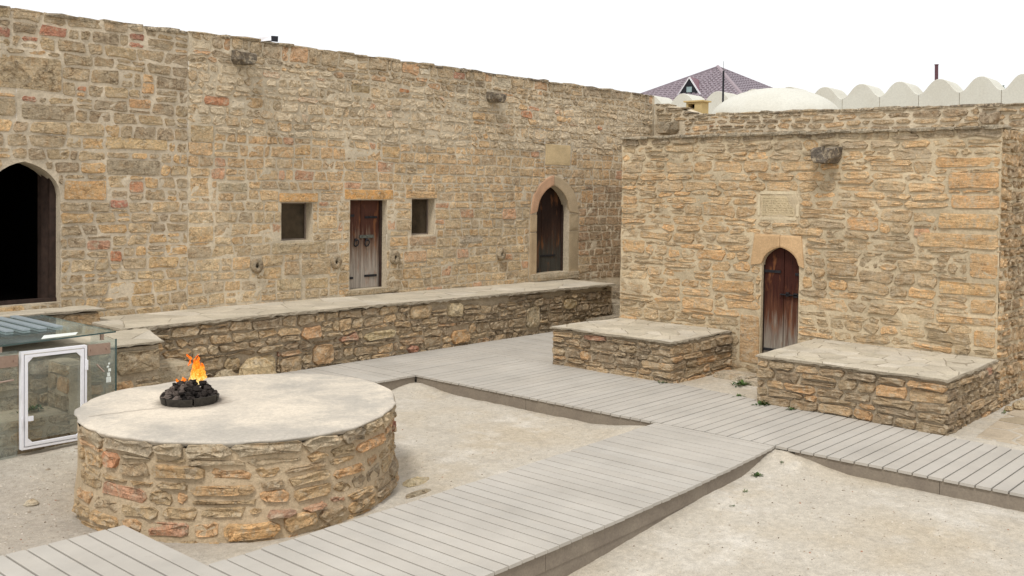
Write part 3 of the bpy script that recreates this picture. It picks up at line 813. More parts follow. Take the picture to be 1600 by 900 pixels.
def surround(P, o, wl_, wr_, top, zlow, cols, items, jambs=True, d=.02):
    c = o.c
    def lo(t): # left outer curve from (u0-w, spring) up to apex top
        a = t; return (o.u0-wl_+(c-.004-(o.u0-wl_))*a, o.zs+(top-o.zs)*(arch((1-a), .25)))
    def ro(t): return (c+.004+(o.u1+wr_-c-.004)*t, o.zs+(top-o.zs)*(arch(t, .25)))
    arch_piece(P, o, o.u0+.002, c-.004, o.zs, lo, cols[0], 'arch_stone', items, d)
    arch_piece(P, o, c+.004, o.u1-.002, o.zs, ro, cols[1], 'arch_stone', items, d)
    if jambs:
        for (a, b, s, col) in ((o.u0-wl_, o.u0-.002, 0, cols[2]), (o.u1+.002, o.u1+wr_, 0, cols[3])):
            zc = zlow
            for z1_ in (zlow+(o.zs-zlow)*.72, o.zs-.004):
                it_ = feature(P, a, b, zc, z1_, mulc(col, .97 if z1_ < o.zs-.1 else 1.03), rng, prot=(.016, .02), cut=.006, jit=.002, gap=.003, rough=.003, name='jamb_stone'); items.append(it_); zc = z1_+.002
surround(PW1, o_door3, .20, .30, 2.80, .80, [sc(204, 156, 116, .80), sc(190, 166, 128, .80), sc(190, 162, 122, .82), sc(178, 156, 120, .80)], it)
holes = [r for o in (o_win1, o_door2, o_win2) for r in o.rects()]+[f[:4] for f in feats]
holes += [(14.27, 15.79, .7, 2.08), (14.33, 15.70, 2.08, 2.45), (14.55, 15.45, 2.45, 2.66), (14.72, 15.25, 2.66, 2.8)]
TH = [(8.24, 1.36), (9.67, 1.355), (10.88, 1.37), (13.46, 1.32)]; SP = [(7.96, 4.33), (13.19, 4.18)]
holes += [(x-.09, x+.09, z-.1, z+.1) for x, z in TH]+[(x-.14, x+.14, z-.1, z+.1) for x, z in SP]
ca = layout(rng, SEAM-.004, 18.35, 3.25, 4.61, holes, rowh=(.10, .165), wid=(.12, .38), wob=.03, split=.12)
cb = layout(rng, SEAM-.004, 18.35, .70, 3.25, holes, rowh=(.13, .185), wid=(.15, .42), wob=.015, split=.1)
it += stones_from(ca, PW1, zone_main, rng, 1.12, gap=.008, cut=.028, prot=(.003, .026), jit=.013, rough=.008)
it += stones_from(cb, PW1, zone_main, rng, 1.10, gap=.009, cut=.017, prot=(.003, .016), jit=.009, rough=.004)
emit_stones(wm, it, M['stone'], 300-20)

def lump(c, r, rng, sq=(1, 1, 1), rough=.18, n=7, m_=5):
    V = []; Fc = []
    for i in range(m_+1):
        th = math.pi*i/m_
        for k in range(n):
            a = 2*math.pi*k/n+.3*i; q = r*(1+rng.uniform(-rough, rough))
            V.append((c[0]+q*sq[0]*math.sin(th)*math.cos(a), c[1]+q*sq[1]*math.sin(th)*math.sin(a), c[2]+q*sq[2]*math.cos(th)))
    for i in range(m_):
        for k in range(n): Fc.append((i*n+k, (i+1)*n+k, (i+1)*n+(k+1) % n, i*n+(k+1) % n))
    return V, Fc
# pierced tethering stones and rain spouts in the wall
def tether(P, root, u, z, r, col):
    n = 12; V = []; Fc = []
    for (dd, rr) in ((-.03, 1.0), (.06, 1.0), (.085, .86), (.09, .34), (.05, .26), (.045, .02)):
        for k in range(n):
            a = 2*math.pi*k/n; q = r*rr*(1+.07*nz(math.cos(a)*1.4+u, math.sin(a)*1.4, z)); ox = -.25*r if rr < .5 else 0
            V.append(P(u+q*math.cos(a)*.85+ox, z+q*math.sin(a)*1.12, dd))
    for l in range(5):
        for k in range(n): Fc.append((l*n+k, l*n+(k+1) % n, (l+1)*n+(k+1) % n, (l+1)*n+k))
    T = [col+(0,)]*(n*4)+[mulc(col, .25)+(0,)]*(n*2)  # inside of the hole tinted dark, shade put into the colour
    mesh('tether_stone', V, Fc, M['stone'], root, tint=T, smooth=True)
for x, z in TH: tether(PW1, wm, x, z, .105, sc(150, 134, 108))
def spout(P, root, u, z, rng, s=1.0, col=(112, 102, 88), out_=.26):
    """projecting stone rain spout with a trough"""
    ob = MB()
    w_, h_ = .13*s, .085*s
    prof = [(-w_, -h_*.3), (-w_*.65, -h_), (w_*.65, -h_), (w_, -h_*.3), (w_, h_), (w_*.5, h_), (w_*.35, h_*.35), (-w_*.35, h_*.35), (-w_*.5, h_), (-w_, h_)]
    rings = []
    V = []
    for d, k in ((-.05, 1.15), (out_*.45, 1.05), (out_*.9, .9), (out_, .8)):
        for a, b in prof: V.append(P(u+a*k+rng.uniform(-.009, .009), z+b*k-.03*max(0, d)/out_+rng.uniform(-.009, .009), d+rng.uniform(-.01, .01)))
    Fc = [(l*10+k, l*10+(k+1) % 10, (l+1)*10+(k+1) % 10, (l+1)*10+k) for l in range(3) for k in range(10)]
    Fc += [(30, 31, 32, 36, 37), (32, 33, 35, 36), (33, 34, 35), (37, 38, 39, 30)]
    mesh('rain_spout', V, Fc, M['stone'], root, tint=sc(*col)+(.12,))
for x, z in SP: spout(PW1, wm, x, z, rng)
# carved lines of the large relief panel left
pn = MB()
for k in range(26):
    a = rng.uniform(4.4, 5.3); z = rng.uniform(3.70, 3.98); r = rng.uniform(.02, .07); a0 = rng.uniform(0, 6); span = rng.uniform(1.2, 3.5)
    pts = [PW1(a+r*1.6*math.cos(a0+span*j/5), z+r*.8*math.sin(a0+span*j/5), .017) for j in range(6)]
    for p, q in zip(pts, pts[1:]): pn.tube(p, q, .0045, n=4)
pn.T = [sc(150, 128, 96)+(0,)]*len(pn.V); pn.build('carved_relief', M['stone'], wl)

# rooms behind the openings, their shade put into dark wall colours
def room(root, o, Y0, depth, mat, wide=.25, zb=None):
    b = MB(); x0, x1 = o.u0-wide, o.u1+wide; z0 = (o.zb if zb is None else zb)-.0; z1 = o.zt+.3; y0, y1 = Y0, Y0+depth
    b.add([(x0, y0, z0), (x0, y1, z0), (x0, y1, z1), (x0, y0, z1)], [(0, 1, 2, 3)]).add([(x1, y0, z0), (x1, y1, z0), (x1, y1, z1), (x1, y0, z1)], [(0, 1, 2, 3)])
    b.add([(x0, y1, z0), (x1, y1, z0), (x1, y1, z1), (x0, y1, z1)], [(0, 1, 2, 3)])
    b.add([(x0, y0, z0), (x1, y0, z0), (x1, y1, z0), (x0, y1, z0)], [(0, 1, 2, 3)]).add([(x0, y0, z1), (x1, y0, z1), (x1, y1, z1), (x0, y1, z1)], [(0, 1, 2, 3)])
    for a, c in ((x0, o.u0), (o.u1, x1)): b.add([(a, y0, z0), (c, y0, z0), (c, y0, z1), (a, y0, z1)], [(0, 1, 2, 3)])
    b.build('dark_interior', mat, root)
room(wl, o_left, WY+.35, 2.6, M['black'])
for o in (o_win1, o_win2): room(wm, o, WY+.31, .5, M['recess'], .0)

# wooden door parts
def door_part(root, name, label, P, o_u0, o_u1, zb, zt, d, planks, mat, frame=.05, ring=True, latch_z=None, straps=(), frame_mat=None, ringsz=None, gap=.006):
    """root > door > plank, strap, ring, latch, frame; P maps (u, z, out)"""
    c = P((o_u0+o_u1)/2, zb, -d)
    dr = empty(name, c, parent=root)
    if label: dr['label'] = label
    def bx(u0, u1, z0, z1, d0, d1, nm, mt_):
        V = [P(u, z, dd) for dd in (d0, d1) for u, z in ((u0, z0), (u1, z0), (u1, z1), (u0, z1))]
        return mesh(nm, V, [(0, 3, 2, 1), (4, 5, 6, 7), (0, 1, 5, 4), (1, 2, 6, 5), (2, 3, 7, 6), (3, 0, 4, 7)], mt_, dr)
    n = len(planks)-1; L = o_u1-o_u0-2*frame
    for a, b, off in [(planks[k], planks[k+1], (k % 2)*.004) for k in range(n)]:
        bx(o_u0+frame+L*a+gap/2, o_u0+frame+L*b-gap/2, zb+.005, zt, -d-.03, -d+off, 'plank', mat)
    fm = frame_mat or M['frame_wood']
    bx(o_u0-.02, o_u0+frame-.004, zb, zt, -d-.05, -d+.03, 'frame_post', fm); bx(o_u1-frame+.004, o_u1+.02, zb, zt, -d-.05, -d+.03, 'frame_post', fm)
    bx(o_u0-.05, o_u1+.05, zb-.02, zt+.1, -d-.07, -d-.045, 'dark_backing', M['black'])  # black sheet behind the planks paints the dark in their gaps
    for (a, b, z) in straps:
        u0_, u1_ = o_u0+frame+L*a, o_u0+frame+L*b
        bx(u0_, u1_, z-.018, z+.018, -d+.004, -d+.014, 'hinge_strap', M['iron'])
    if latch_z:
        bx(o_u0+L*.38+frame, o_u0+L*.80+frame, latch_z-.025, latch_z+.025, -d+.004, -d+.03, 'latch', M['rusty'])
    if ringsz:
        for uu, zz in ringsz:
            tb = MB(); R = .052; n_ = 14; cc = (o_u0+frame+L*uu, zz)
            pts = [P(cc[0]+R*.85*math.sin(2*math.pi*k/n_), cc[1]-R*math.cos(2*math.pi*k/n_), -d+.03-.012*math.cos(2*math.pi*k/n_)) for k in range(n_)]
            for k in range(n_): tb.tube(pts[k], pts[(k+1) % n_], .010, n=6)
            tb.tube(P(cc[0], cc[1]+R, -d), P(cc[0], cc[1]+R, -d+.03), .022, n=8)
            tb.build('knocker_ring', M['iron'], dr, smooth=True)
    return dr
door_part(wm, 'door', 'weathered double plank door under the orange lintel with two ring knockers', PW1, 9.96, 10.72, .885, 2.31, .14,
          [-.06, .42, .44, .98, 1.0], M['wood_mid'], frame=.045, latch_z=1.72, straps=[(-.02, .22, 2.06), (.55, .93, 2.03), (-.02, .2, 1.06), (.55, .93, 1.08)],
          ringsz=[(.27, 1.62), (.60, 1.615)])
door_part(wm, 'door', 'dark plank door set deep in the pointed arch', PW1, 14.49, 15.48, .90, 2.62, .17, [0, .33, .64, 1.0], M['wood_dark'], frame=.04, straps=[(.3, .8, 1.22)])
mesh('doorstep', *boxstone((9.86, WY-.06, .80), (10.95, WY+.2, .88), rng, .012), M['stone'], wm, tint=sc(176, 156, 122)+(.1,))
mesh('doorstep', *boxstone((14.3, WY-.10, .76), (15.72, WY+.25, .90), rng, .012), M['stone'], wm, tint=sc(176, 160, 132)+(.1,))
# window frames: thin board lining the inner edge
for o in (o_win1, o_win2):
    fr = empty('window', (o.c, WY+.2, o.zb), parent=wm)
    b = MB(); y0, y1 = WY+.16, WY+.20; t_ = .022
    b.box((o.u0, y0, o.zb), (o.u1, y1, o.zb+t_)); b.box((o.u0, y0, o.zs-t_), (o.u1, y1, o.zs)); b.box((o.u0, y0, o.zb+t_), (o.u0+t_, y1, o.zs-t_)); b.box((o.u1-t_, y0, o.zb+t_), (o.u1, y1, o.zs-t_))
    b.build('window_frame', M['greyframe'], fr)
    mesh('window_pane', [(o.u0+t_, WY+.18, o.zb+t_), (o.u1-t_, WY+.18, o.zb+t_), (o.u1-t_, WY+.18, o.zs-t_), (o.u0+t_, WY+.18, o.zs-t_)], [(0, 1, 2, 3)], bpy.data.materials.get('dim_interior_pane') or plain('dim_interior_pane', lin(58, 49, 37), .25, 0, .5, .35, 5), fr)  # opaque sheet; its brown paints the dim interior behind the window
# the open leaf in the big doorway, folded back against the right jamb
dl = empty('open_door_leaf', (5.36, WY+.3, 1.04), parent=wl, label='narrow dark door leaf standing open in the arched doorway')
for k, (a, b) in enumerate(((.18, .27), (.275, .37))):
    mesh('plank', *plank_geo(WY+a, WY+b, 0, 1, 'x')[:0] if False else ([(5.39, WY+a, 1.05), (5.35, WY+a, 1.05), (5.30, WY+b, 1.05), (5.34, WY+b, 1.05), (5.39, WY+a, 2.7), (5.35, WY+a, 2.7), (5.30, WY+b, 2.7), (5.34, WY+b, 2.7)],
         [(0, 3, 2, 1), (4, 5, 6, 7), (0, 1, 5, 4), (1, 2, 6, 5), (2, 3, 7, 6), (3, 0, 4, 7)]), M['frame_wood'], dl)
b = MB(); b.box((5.34, WY+.12, 1.04), (5.44, WY+.17, 2.7)); b.box((4.4, WY+.10, 1.04), (5.42, WY+.16, 1.09)); b.build('door_frame', M['frame_wood'], wl)

def coping(root, P, u0, u1, zfn, rng, mat='stone'):
    u = u0
    while u < u1:
        v = min(u+rng.uniform(.18, .5), u1); zt = zfn((u+v)/2)+rng.uniform(-.004, .022); zb = zfn((u+v)/2)-rng.uniform(.03, .06); d = rng.uniform(.008, .04)
        A, B = P(u+.004, 0, d), P(v-.004, 0, -rng.uniform(.2, .35))
        a = (min(A.x, B.x), min(A.y, B.y), zb); b = (max(A.x, B.x), max(A.y, B.y), zt)
        V, Fc = boxstone(a, b, rng, .014)
        mesh('coping_stone', V, Fc, M[mat], root, tint=mulc(sc(*pick(rng, [(3, (140, 126, 104)), (2, (160, 142, 112)), (2, (120, 108, 92)), (1, (172, 150, 116))])), rng.uniform(.85, 1.05))+(rng.choice([0, .3, .6]),)); u = v
crng = random.Random(29)
coping(wl, PW1, 3.6, SEAM, lambda u: 4.60, crng); coping(wm, PW1, SEAM, 18.4, lambda u: 4.615, crng)
# far wall closing the corner behind the cell building, parallel to its front
rng = random.Random(31)
FX = 18.4
PW3 = plane((FX, 0, 0), (0, 1, 0), (-1, 0, 0))
def ztop3(u): return 4.12+.012*(u-8)+(.26*smooth(11.2, 12.3, u))+.015*nz(u*2.5)
w3 = empty('far_corner_wall', (FX, 8, 0), 'rubble wall behind the cell building with a dark stained spout in its corner', 'wall')
wall_body(w3, PW3, -3, 12.38, -.3, ztop3, .7, M['mortar_wall'], [], seed=3, step=.2)
def zone_far(u, z, r):
    t = [(4, (168, 144, 108)), (3, (150, 130, 100)), (2, (186, 150, 104)), (1.5, (136, 118, 94)), (.4, (176, 128, 98))]
    if z > 4.0: t = [(3, (134, 120, 98)), (2, (156, 140, 112)), (1, (170, 144, 104))]
    return pick(r, t), .2*r.random()
cells = layout(rng, -2.9, 12.33, 0, 4.46, [(5.3, 5.58, 3.72, 3.98), (11.6, 12.3, 3.68, 4.0)], rowh=(.085, .13), wid=(.2, .55), wob=.02, split=.1)
cells = [q for q in cells if q[2][1] < ztop3(q[2][0])+.015]
it = stones_from(cells, PW3, zone_far, rng, gap=.016, cut=.04, prot=(.01, .045), jit=.012, rough=.01)
emit_stones(w3, it, M['stone'], 300)
coping(w3, PW3, -2.9, 12.35, lambda u: ztop3(u)+.01, crng)
spout(PW3, w3, 5.42, 3.86, rng, 1.1, (150, 130, 104), .22)
spout(PW3, w3, 11.95, 3.9, rng, 1.5, (150, 136, 112), .35)

# ================================================================== CELL BUILDING
rng = random.Random(41)
BX = 12.6; BY0, BY1 = 3.58, 9.06; BT = 3.33
PB = plane((BX, 0, 0), (0, 1, 0), (-1, 0, 0))
o_cell = Opening(6.10, 6.655, .02, 1.50, 1.765)
cb_ = empty('stone_cell_building', (BX, 6.3, 0), 'square tan stone cell with arched varnished door and carved tablet', 'building')
wall_body(cb_, PB, BY0, BY1, -.3, lambda u: BT-.03+.012*nz(u*3), .5, M['mortar_cell'], [o_cell], .12, seed=4, step=.11, rough=.012)
def zone_cell(u, z, r):
    t = [(5, (196, 162, 112)), (4, (186, 152, 104)), (3, (178, 152, 112)), (2, (168, 146, 110)), (1.6, (208, 160, 98)), (.2, (170, 110, 84))]
    if u < 6 and z < 2.2: t = [(3, (186, 154, 108)), (4, (172, 148, 110)), (3, (158, 138, 106)), (1.5, (206, 162, 102))]
    if z > 3.0: t = [(3, (160, 142, 112)), (3, (176, 152, 112)), (1.5, (198, 160, 106))]
    if z > 3.2: t = [(3, (136, 122, 100)), (2, (160, 144, 116))]
    if z < .95: t = [(3, (176, 152, 112)), (3, (154, 134, 100)), (2, (196, 156, 102))]
    return pick(r, t), .08*r.random()+(.25 if r.random() < .06 else 0)
it = []
feats = [(3.578, 4.36, 2.84, 2.98, (208, 160, 98)), (3.578, 4.20, 2.58, 2.80, (210, 160, 98)), (3.578, 4.16, 2.34, 2.52, (212, 164, 104)), (3.578, 4.3, 2.09, 2.30, (208, 166, 106)),
         (3.578, 4.55, 1.86, 2.06, (206, 166, 110)), (3.578, 3.92, 1.50, 1.83, (206, 162, 104)), (3.578, 4.28, 1.30, 1.47, (210, 168, 106)), (3.578, 3.90, 1.08, 1.27, (204, 162, 104)),
         (3.578, 4.30, .94, 1.06, (204, 164, 108)), (3.578, 3.86, .68, .90, (200, 160, 104)), (5.02, 5.46, 2.02, 2.22, (208, 160, 102)), (4.36, 4.6, 1.96, 2.1, (206, 150, 104)),
         (8.60, 9.04, 1.56, 1.78, (206, 166, 110)), (8.75, 9.04, 2.3, 2.45, (204, 160, 104)), (8.55, 9.04, 1.15, 1.3, (206, 182, 140)), (6.75, 7.45, 1.07, 1.27, (208, 164, 104)),
         (6.66, 6.98, .10, .80, (196, 156, 104)), (7.4, 7.95, .78, .98, (206, 166, 112)), (5.90, 6.06, 1.22, 1.40, (208, 164, 104)), (5.28, 5.72, 1.42, 1.6, (176, 146, 104))]
for a, b_, c_, d_, col in feats: it.append(feature(PB, a, b_, c_, d_, sc(*col), rng, prot=(.012, .024), cut=.024, jit=.008, rough=.006, gap=.012, lime=.04))
# two shaped stones over the door
o_s = Opening(6.10, 6.655, .02, 1.50, 1.765)
def sqL(t): return (6.03+(o_s.c-.004-6.03)*t, 1.50+(1.93-1.50)*min(1, t*9))
def sqR(t): return (o_s.c+.004+(6.82-o_s.c-.004)*t, 1.50+(1.935-1.50)*min(1, (1-t)*9))
arch_piece(PB, o_s, o_s.u0+.002, o_s.c-.004, 1.50, sqL, sc(208, 168, 116, .78), 'arch_stone', it, .028)
arch_piece(PB, o_s, o_s.c+.004, o_s.u1-.002, 1.50, sqR, sc(204, 164, 112, .78), 'arch_stone', it, .028)
holes = o_cell.rects(.0)+[f[:4] for f in feats]+[(6.02, 6.83, 1.50, 1.94), (6.11, 6.75, 2.12, 2.54), (5.55, 5.85, 2.92, 3.12)]
cells = layout(rng, BY0-.006, BY1+.006, .0, BT, holes, rowh=(.10, .165), wid=(.2, .60), wob=.018, split=.26)
it += stones_from(cells, PB, zone_cell, rng, 1.10, gap=.009, cut=.036, prot=(.003, .025), jit=.014, rough=.009)
emit_stones(cb_, it, M['strata'], 300)
spout(PB, cb_, 5.70, 3.02, rng, 1.15, (108, 98, 86), .32)
# lip of the flat roof
b = MB(); yy = BY0-.02
while yy < BY1:
    y1 = min(yy+rng.uniform(.2, .5), BY1+.02); V, Fc = boxstone((BX-.05-rng.random()*.02, yy, BT-.035), (BX+.3, y1-.006, BT+.012+rng.uniform(-.008, .012)), rng, .012); b.add(V, Fc, sc(150, 138, 116)+(.35,)); yy = y1
b.build('roof_edge', M['stone'], cb_, kind='stuff')
mesh('roof', [(BX+.2, BY0, BT-.01), (FX-.02, BY0, BT-.06), (FX-.02, BY1, BT-.06), (BX+.2, BY1, BT-.01)], [(0, 1, 2, 3)], M['plaster'], cb_)
# inscription tablet: a pale frame, a sunk panel and rows of cut letters
tb = empty('inscription_tablet', PB(6.43, 2.19, 0), parent=cb_)
V, Fc, _, _ = feature(PB, 6.17, 6.69, 2.18, 2.48, (0, 0, 0), rng, prot=(.003, .004), cut=.01, jit=.001, rough=.001); mesh('tablet_face', V, Fc, M['flag'], tb, tint=sc(190, 170, 130, .95)+(0,))
for a, b_, c_, d_ in ((6.15, 6.71, 2.485, 2.535), (6.15, 6.71, 2.13, 2.175), (6.695, 6.74, 2.18, 2.48), (6.12, 6.165, 2.18, 2.48)):
    V, Fc, _, _ = feature(PB, a, b_, c_, d_, (0, 0, 0), rng, prot=(.006, .008), cut=.012, jit=.004, rough=.001, gap=.001); mesh('tablet_border', V, Fc, M['flag'], tb, tint=sc(198, 181, 146, .95)+(0,))
g = MB()
for r in range(7):
    z = 2.43-.032*r; u = 6.655
    while u > 6.215:
        wd = rng.uniform(.012, .034)
        if rng.random() < .85:
            k = rng.random()
            pts = [(u, z), (u-wd*.5, z-rng.uniform(-.004, .012)), (u-wd, z)] if k < .5 else [(u, z+.008), (u-.002, z-.01)] if k < .75 else [(u, z), (u-wd*.4, z+.009), (u-wd*.8, z), (u-wd*.4, z-.008)]
            for p, q in zip(pts, pts[1:]): g.tube(PB(p[0], p[1], .0045), PB(q[0], q[1], .0045), .0028, n=4)
        u -= wd+rng.uniform(.003, .009)
g.T = [sc(148, 126, 90)+(0,)]*len(g.V); g.build('inscription', M['stone'], tb, kind='stuff')
door_part(cb_, 'door', 'arched varnished door weathered grey below, with iron straps and bolt', PB, 6.085, 6.67, .02, 1.80, .085, [0, .46, .47, 1.0], M['wood_red'], frame=.02,
          straps=[(.0, .24, .30), (.52, .99, .33), (.0, .16, 1.40), (.55, 1.0, 1.42)])
bolt = MB()
for (a, b2, c_, d_) in ((6.12, 6.40, 1.105, 1.12), (6.14, 6.20, 1.085, 1.14), (6.27, 6.31, 1.09, 1.145)):
    V = [PB(u, z, dd) for dd in (-.08, -.045) for u, z in ((a, c_), (b2, c_), (b2, d_), (a, d_))]; bolt.add(V, [(0, 3, 2, 1), (4, 5, 6, 7), (0, 1, 5, 4), (1, 2, 6, 5), (2, 3, 7, 6), (3, 0, 4, 7)])
bolt.build('bolt', M['iron'], [c for c in cb_.children if c.name.startswith('door')][0])
# side of the building, rough; browner stones with its shade put into the colour
PS = plane((0, BY0, 0), (1, 0, 0), (0, -1, 0))
wall_body(cb_, PS, BX+.0, FX-.05, -.3, lambda u: BT-.02+.012*nz(u*3), .4, M['mortar_cell'], [], seed=6, step=.12, rough=.025, name='side_core')
def zone_side(u, z, r):
    if u < 12.85: return pick(r, [(3, (198, 158, 104)), (2, (188, 152, 104)), (1, (166, 142, 106))]), 0
    return pick(r, [(3, (168, 138, 98)), (3, (150, 126, 92)), (2, (138, 116, 86)), (1.4, (184, 146, 98))]), .12*r.random()
cells = layout(rng, BX-.012, FX-.02, -.06, BT-.02, [], rowh=(.09, .17), wid=(.12, .36), wob=.02, split=.2)
it = stones_from(cells, PS, zone_side, rng, gap=.013, cut=.032, prot=(.012, .055), jit=.012, rough=.014)
emit_stones(cb_, it, M['stone'], 200)
# return wall on the corridor side
mb = MB(); mb.add([(BX, BY1, -.2), (FX, BY1, -.2), (FX, BY1, BT-.03), (BX, BY1, BT-.03)], [(0, 1, 2, 3)]); mb.build('corridor_side', M['mortar_cell'], cb_)

# ================================================================== RUBBLE BENCHES (low platforms)
def zone_low(u, z, r):
    return pick(r, [(4, (160, 138, 104)), (3, (146, 124, 94)), (2, (178, 148, 106)), (1.6, (126, 110, 88)), (1.6, (192, 146, 92)), (.1, (164, 112, 88))]), .15*r.random()
def bench(name, label, x0, x1, y0, y1, zt, seed, cat='stone bench', pave=(.24, .27), ztf=None, mort='mortar_low', zb=-.12, faces='fe', zone=zone_low, group=None, rowh=(.065, .125), wid=(.16, .50), limit=190, xf=None, features_f=(), prot=(.006, .038)):
    rng = random.Random(seed)
    ztf = ztf or (lambda a, b: zt)
    root = empty(name, ((x0+x1)/2, (y0+y1)/2, 0), label, cat, group)
    Pf = plane((x0, 0, 0), (0, 1, 0), (-1, 0, 0)); Pe = plane((0, y0, 0), (1, 0, 0), (0, -1, 0))
    core = MB(); i_ = .012
    n = 14
    core_top = lambda a, b: ztf(a, b)-.03
    V = []
    for a, b in ((x0+i_, y0+i_), (x1, y0+i_), (x1, y1), (x0+i_, y1)): V.append((a, b, zb-.1))
    for a, b in ((x0+i_, y0+i_), (x1, y0+i_), (x1, y1), (x0+i_, y1)): V.append((a, b, core_top(a, b)))
    core.add(V, [(0, 3, 2, 1), (4, 5, 6, 7), (0, 1, 5, 4), (1, 2, 6, 5), (2, 3, 7, 6), (3, 0, 4, 7)])
    core.build('mortar_core', M[mort], root)
    it = []
    for f in features_f: it.append(f(Pf, Pe, rng))
    if 'f' in faces:
        c = layout(rng, y0-.02, y1, zb, zt-.05, [q.hole for q in [] ], rowh=rowh, wid=wid, wob=.014, split=.2)
        it += stones_from(c, Pf, zone, rng, gap=.007, cut=.026, prot=prot, jit=.011, rough=.013)
    if 'e' in faces:
        c = layout(rng, x0-.02, x1, zb, zt-.05, [], rowh=rowh, wid=wid, wob=.014, split=.2)
        it += stones_from(c, Pe, zone, rng, .94, gap=.007, cut=.026, prot=prot, jit=.011, rough=.013)  # end face tinted slightly darker, its shade put into the colour
    if 'n' in faces:
        Pn = plane((0, y1, 0), (1, 0, 0), (0, 1, 0))
        c = layout(rng, x0-.02, x1, zb, zt-.05, [], rowh=rowh, wid=wid, wob=.014, split=.2)
        it += stones_from(c, Pn, zone, rng, gap=.007, cut=.026, prot=prot, jit=.011, rough=.013)
    emit_stones(root, it, M['strata'], limit)
    return root
palP = lambda r: mulc(pick(r, [(4, lin(202, 191, 170)), (3, lin(198, 187, 165)), (2, lin(206, 196, 177)), (1, lin(192, 181, 160))]), .88)
def cap(root, poly, zfn, seed, sx=.24, sy=.27, edge_n=60, gap=.0032, core=.034):
    """the flagged top with a crumbling mortar lip"""
    rng = random.Random(seed)
    cap_core = MB()
    pts = []
    n = len(poly)
    for i in range(n):
        a, b = poly[i], poly[(i+1) % n]; m_ = max(2, int(math.hypot(b[0]-a[0], b[1]-a[1])/.07))
        for k in range(m_):
            f = k/m_; w_ = rng.uniform(-.016, .014) if k else 0
            L = math.hypot(b[0]-a[0], b[1]-a[1]); nx, ny_ = (b[1]-a[1])/L, (a[0]-b[0])/L
            pts.append((a[0]+(b[0]-a[0])*f+nx*w_, a[1]+(b[1]-a[1])*f+ny_*w_))
    N_ = len(pts)
    V = [(x, y, zfn(x, y)-core*rng.uniform(.5, 1.05)) for x, y in pts]+[(x+rng.uniform(-.006, .006), y+rng.uniform(-.006, .006), zfn(x, y)-.018) for x, y in pts]
    cxm = sum(p[0] for p in pts)/N_; cym = sum(p[1] for p in pts)/N_
    V += [(x+(cxm-x)*.006, y+(cym-y)*.006, zfn(x, y)-.003) for x, y in pts]
    Fc = [(k, (k+1) % N_, N_+(k+1) % N_, N_+k) for k in range(N_)]+[(N_+k, N_+(k+1) % N_, 2*N_+(k+1) % N_, 2*N_+k) for k in range(N_)]+[tuple(range(2*N_, 3*N_)), tuple(range(N_))[::-1]]
    mesh('mortar_bed', V, Fc, M['bed'], root)
    paving(root, inset(poly, .012), sx, sy, zfn, rng, palP, gap=gap, thick=.02, up_=.004, jz=.0015)
M['bed'] = mortar_mat('bed_mortar', sc(172, 158, 134, .76), .9)

b1 = bench('stone_bench', 'low rubble bench topped with pale flagstones, left of the varnished cell door', 11.06, 12.59, 7.10, 9.13, .54, 51, 'stone bench', group='flagged stone benches beside the cell door')
cap(b1, [(11.02, 7.07), (12.59, 7.10), (12.59, 9.05), (11.02, 9.15)], lambda x, y: .545+.008*fbm(x*2, y*2), 52)
b2 = bench('stone_bench', 'wider rubble bench topped with pale flagstones, right of the varnished cell door', 10.80, 12.59, 3.55, 5.74, .57, 53, 'stone bench', group='flagged stone benches beside the cell door')
cap(b2, [(10.76, 3.52), (12.59, 3.55), (12.59, 5.86), (10.78, 5.76)], lambda x, y: .57+.008*fbm(x*2, y*2), 54)

# ================================================================== RAISED TERRACE ALONG THE WALL
def zl(x, y=0): return .81-.0008*(x-5.6)-.008*max(0, x-8)+.006*nz(x*1.5, y*3)
tr = empty('raised_terrace', (10, 11.8, 0), 'long knee-high stone terrace running along the foot of the main wall', 'terrace')
rng = random.Random(61)
V = [(x, y, z) for x in (5.5, 15.4) for y, z in ((11.27, -.3), (11.27, zl(x)-.04), (WY, zl(x)-.04), (WY, -.3))]
mesh('mortar_core', V, [(0, 1, 5, 4), (1, 2, 6, 5), (2, 3, 7, 6), (4, 5, 6, 7), (3, 2, 1, 0)], M['mortar_low'], tr)
PT = plane((0, 11.25, 0), (1, 0, 0), (0, -1, 0))
def zone_ter(u, z, r):
    t = [(4, (166, 144, 108)), (3, (148, 128, 98)), (2, (134, 116, 92)), (1.6, (182, 150, 104)), (.7, (190, 146, 100)), (.12, (164, 112, 88))]
    if u > 12: t = [(3, (142, 122, 92)), (3, (124, 106, 82)), (2, (110, 96, 76)), (1, (160, 136, 98))]
    return pick(r, t), .12*r.random()
feats = [(7.3, 7.8, -.16, .26, (186, 160, 112)), (7.86, 8.22, -.08, .2, (176, 146, 104)), (8.4, 8.75, .02, .32, (188, 146, 96)), (8.2, 8.55, .40, .58, (198, 146, 92)), (9.3, 9.95, .26, .4, (178, 158, 112)),
         (10.0, 10.5, .12, .24, (160, 130, 96)), (10.15, 10.4, -.02, .12, (170, 108, 84)), (11.1, 11.5, .02, .26, (184, 138, 80)), (10.2, 10.65, .5, .72, (178, 150, 108)),
         (12.9, 13.25, .1, .5, (158, 142, 110)), (11.0, 11.35, .46, .70, (184, 164, 124)), (13.9, 14.3, .35, .55, (150, 128, 84)), (7.0, 7.25, .1, .3, (176, 150, 106))]
it = [feature(PT, a, b, c_, d_, sc(*col), rng, prot=(.02, .05), cut=.05, jit=.012, rough=.016, gap=.01, lime=.08) for a, b, c_, d_, col in feats]
cells = layout(rng, 5.6, 15.38, -.2, .755, [f[:4] for f in feats], rowh=(.075, .14), wid=(.14, .46), wob=.03, split=.25)
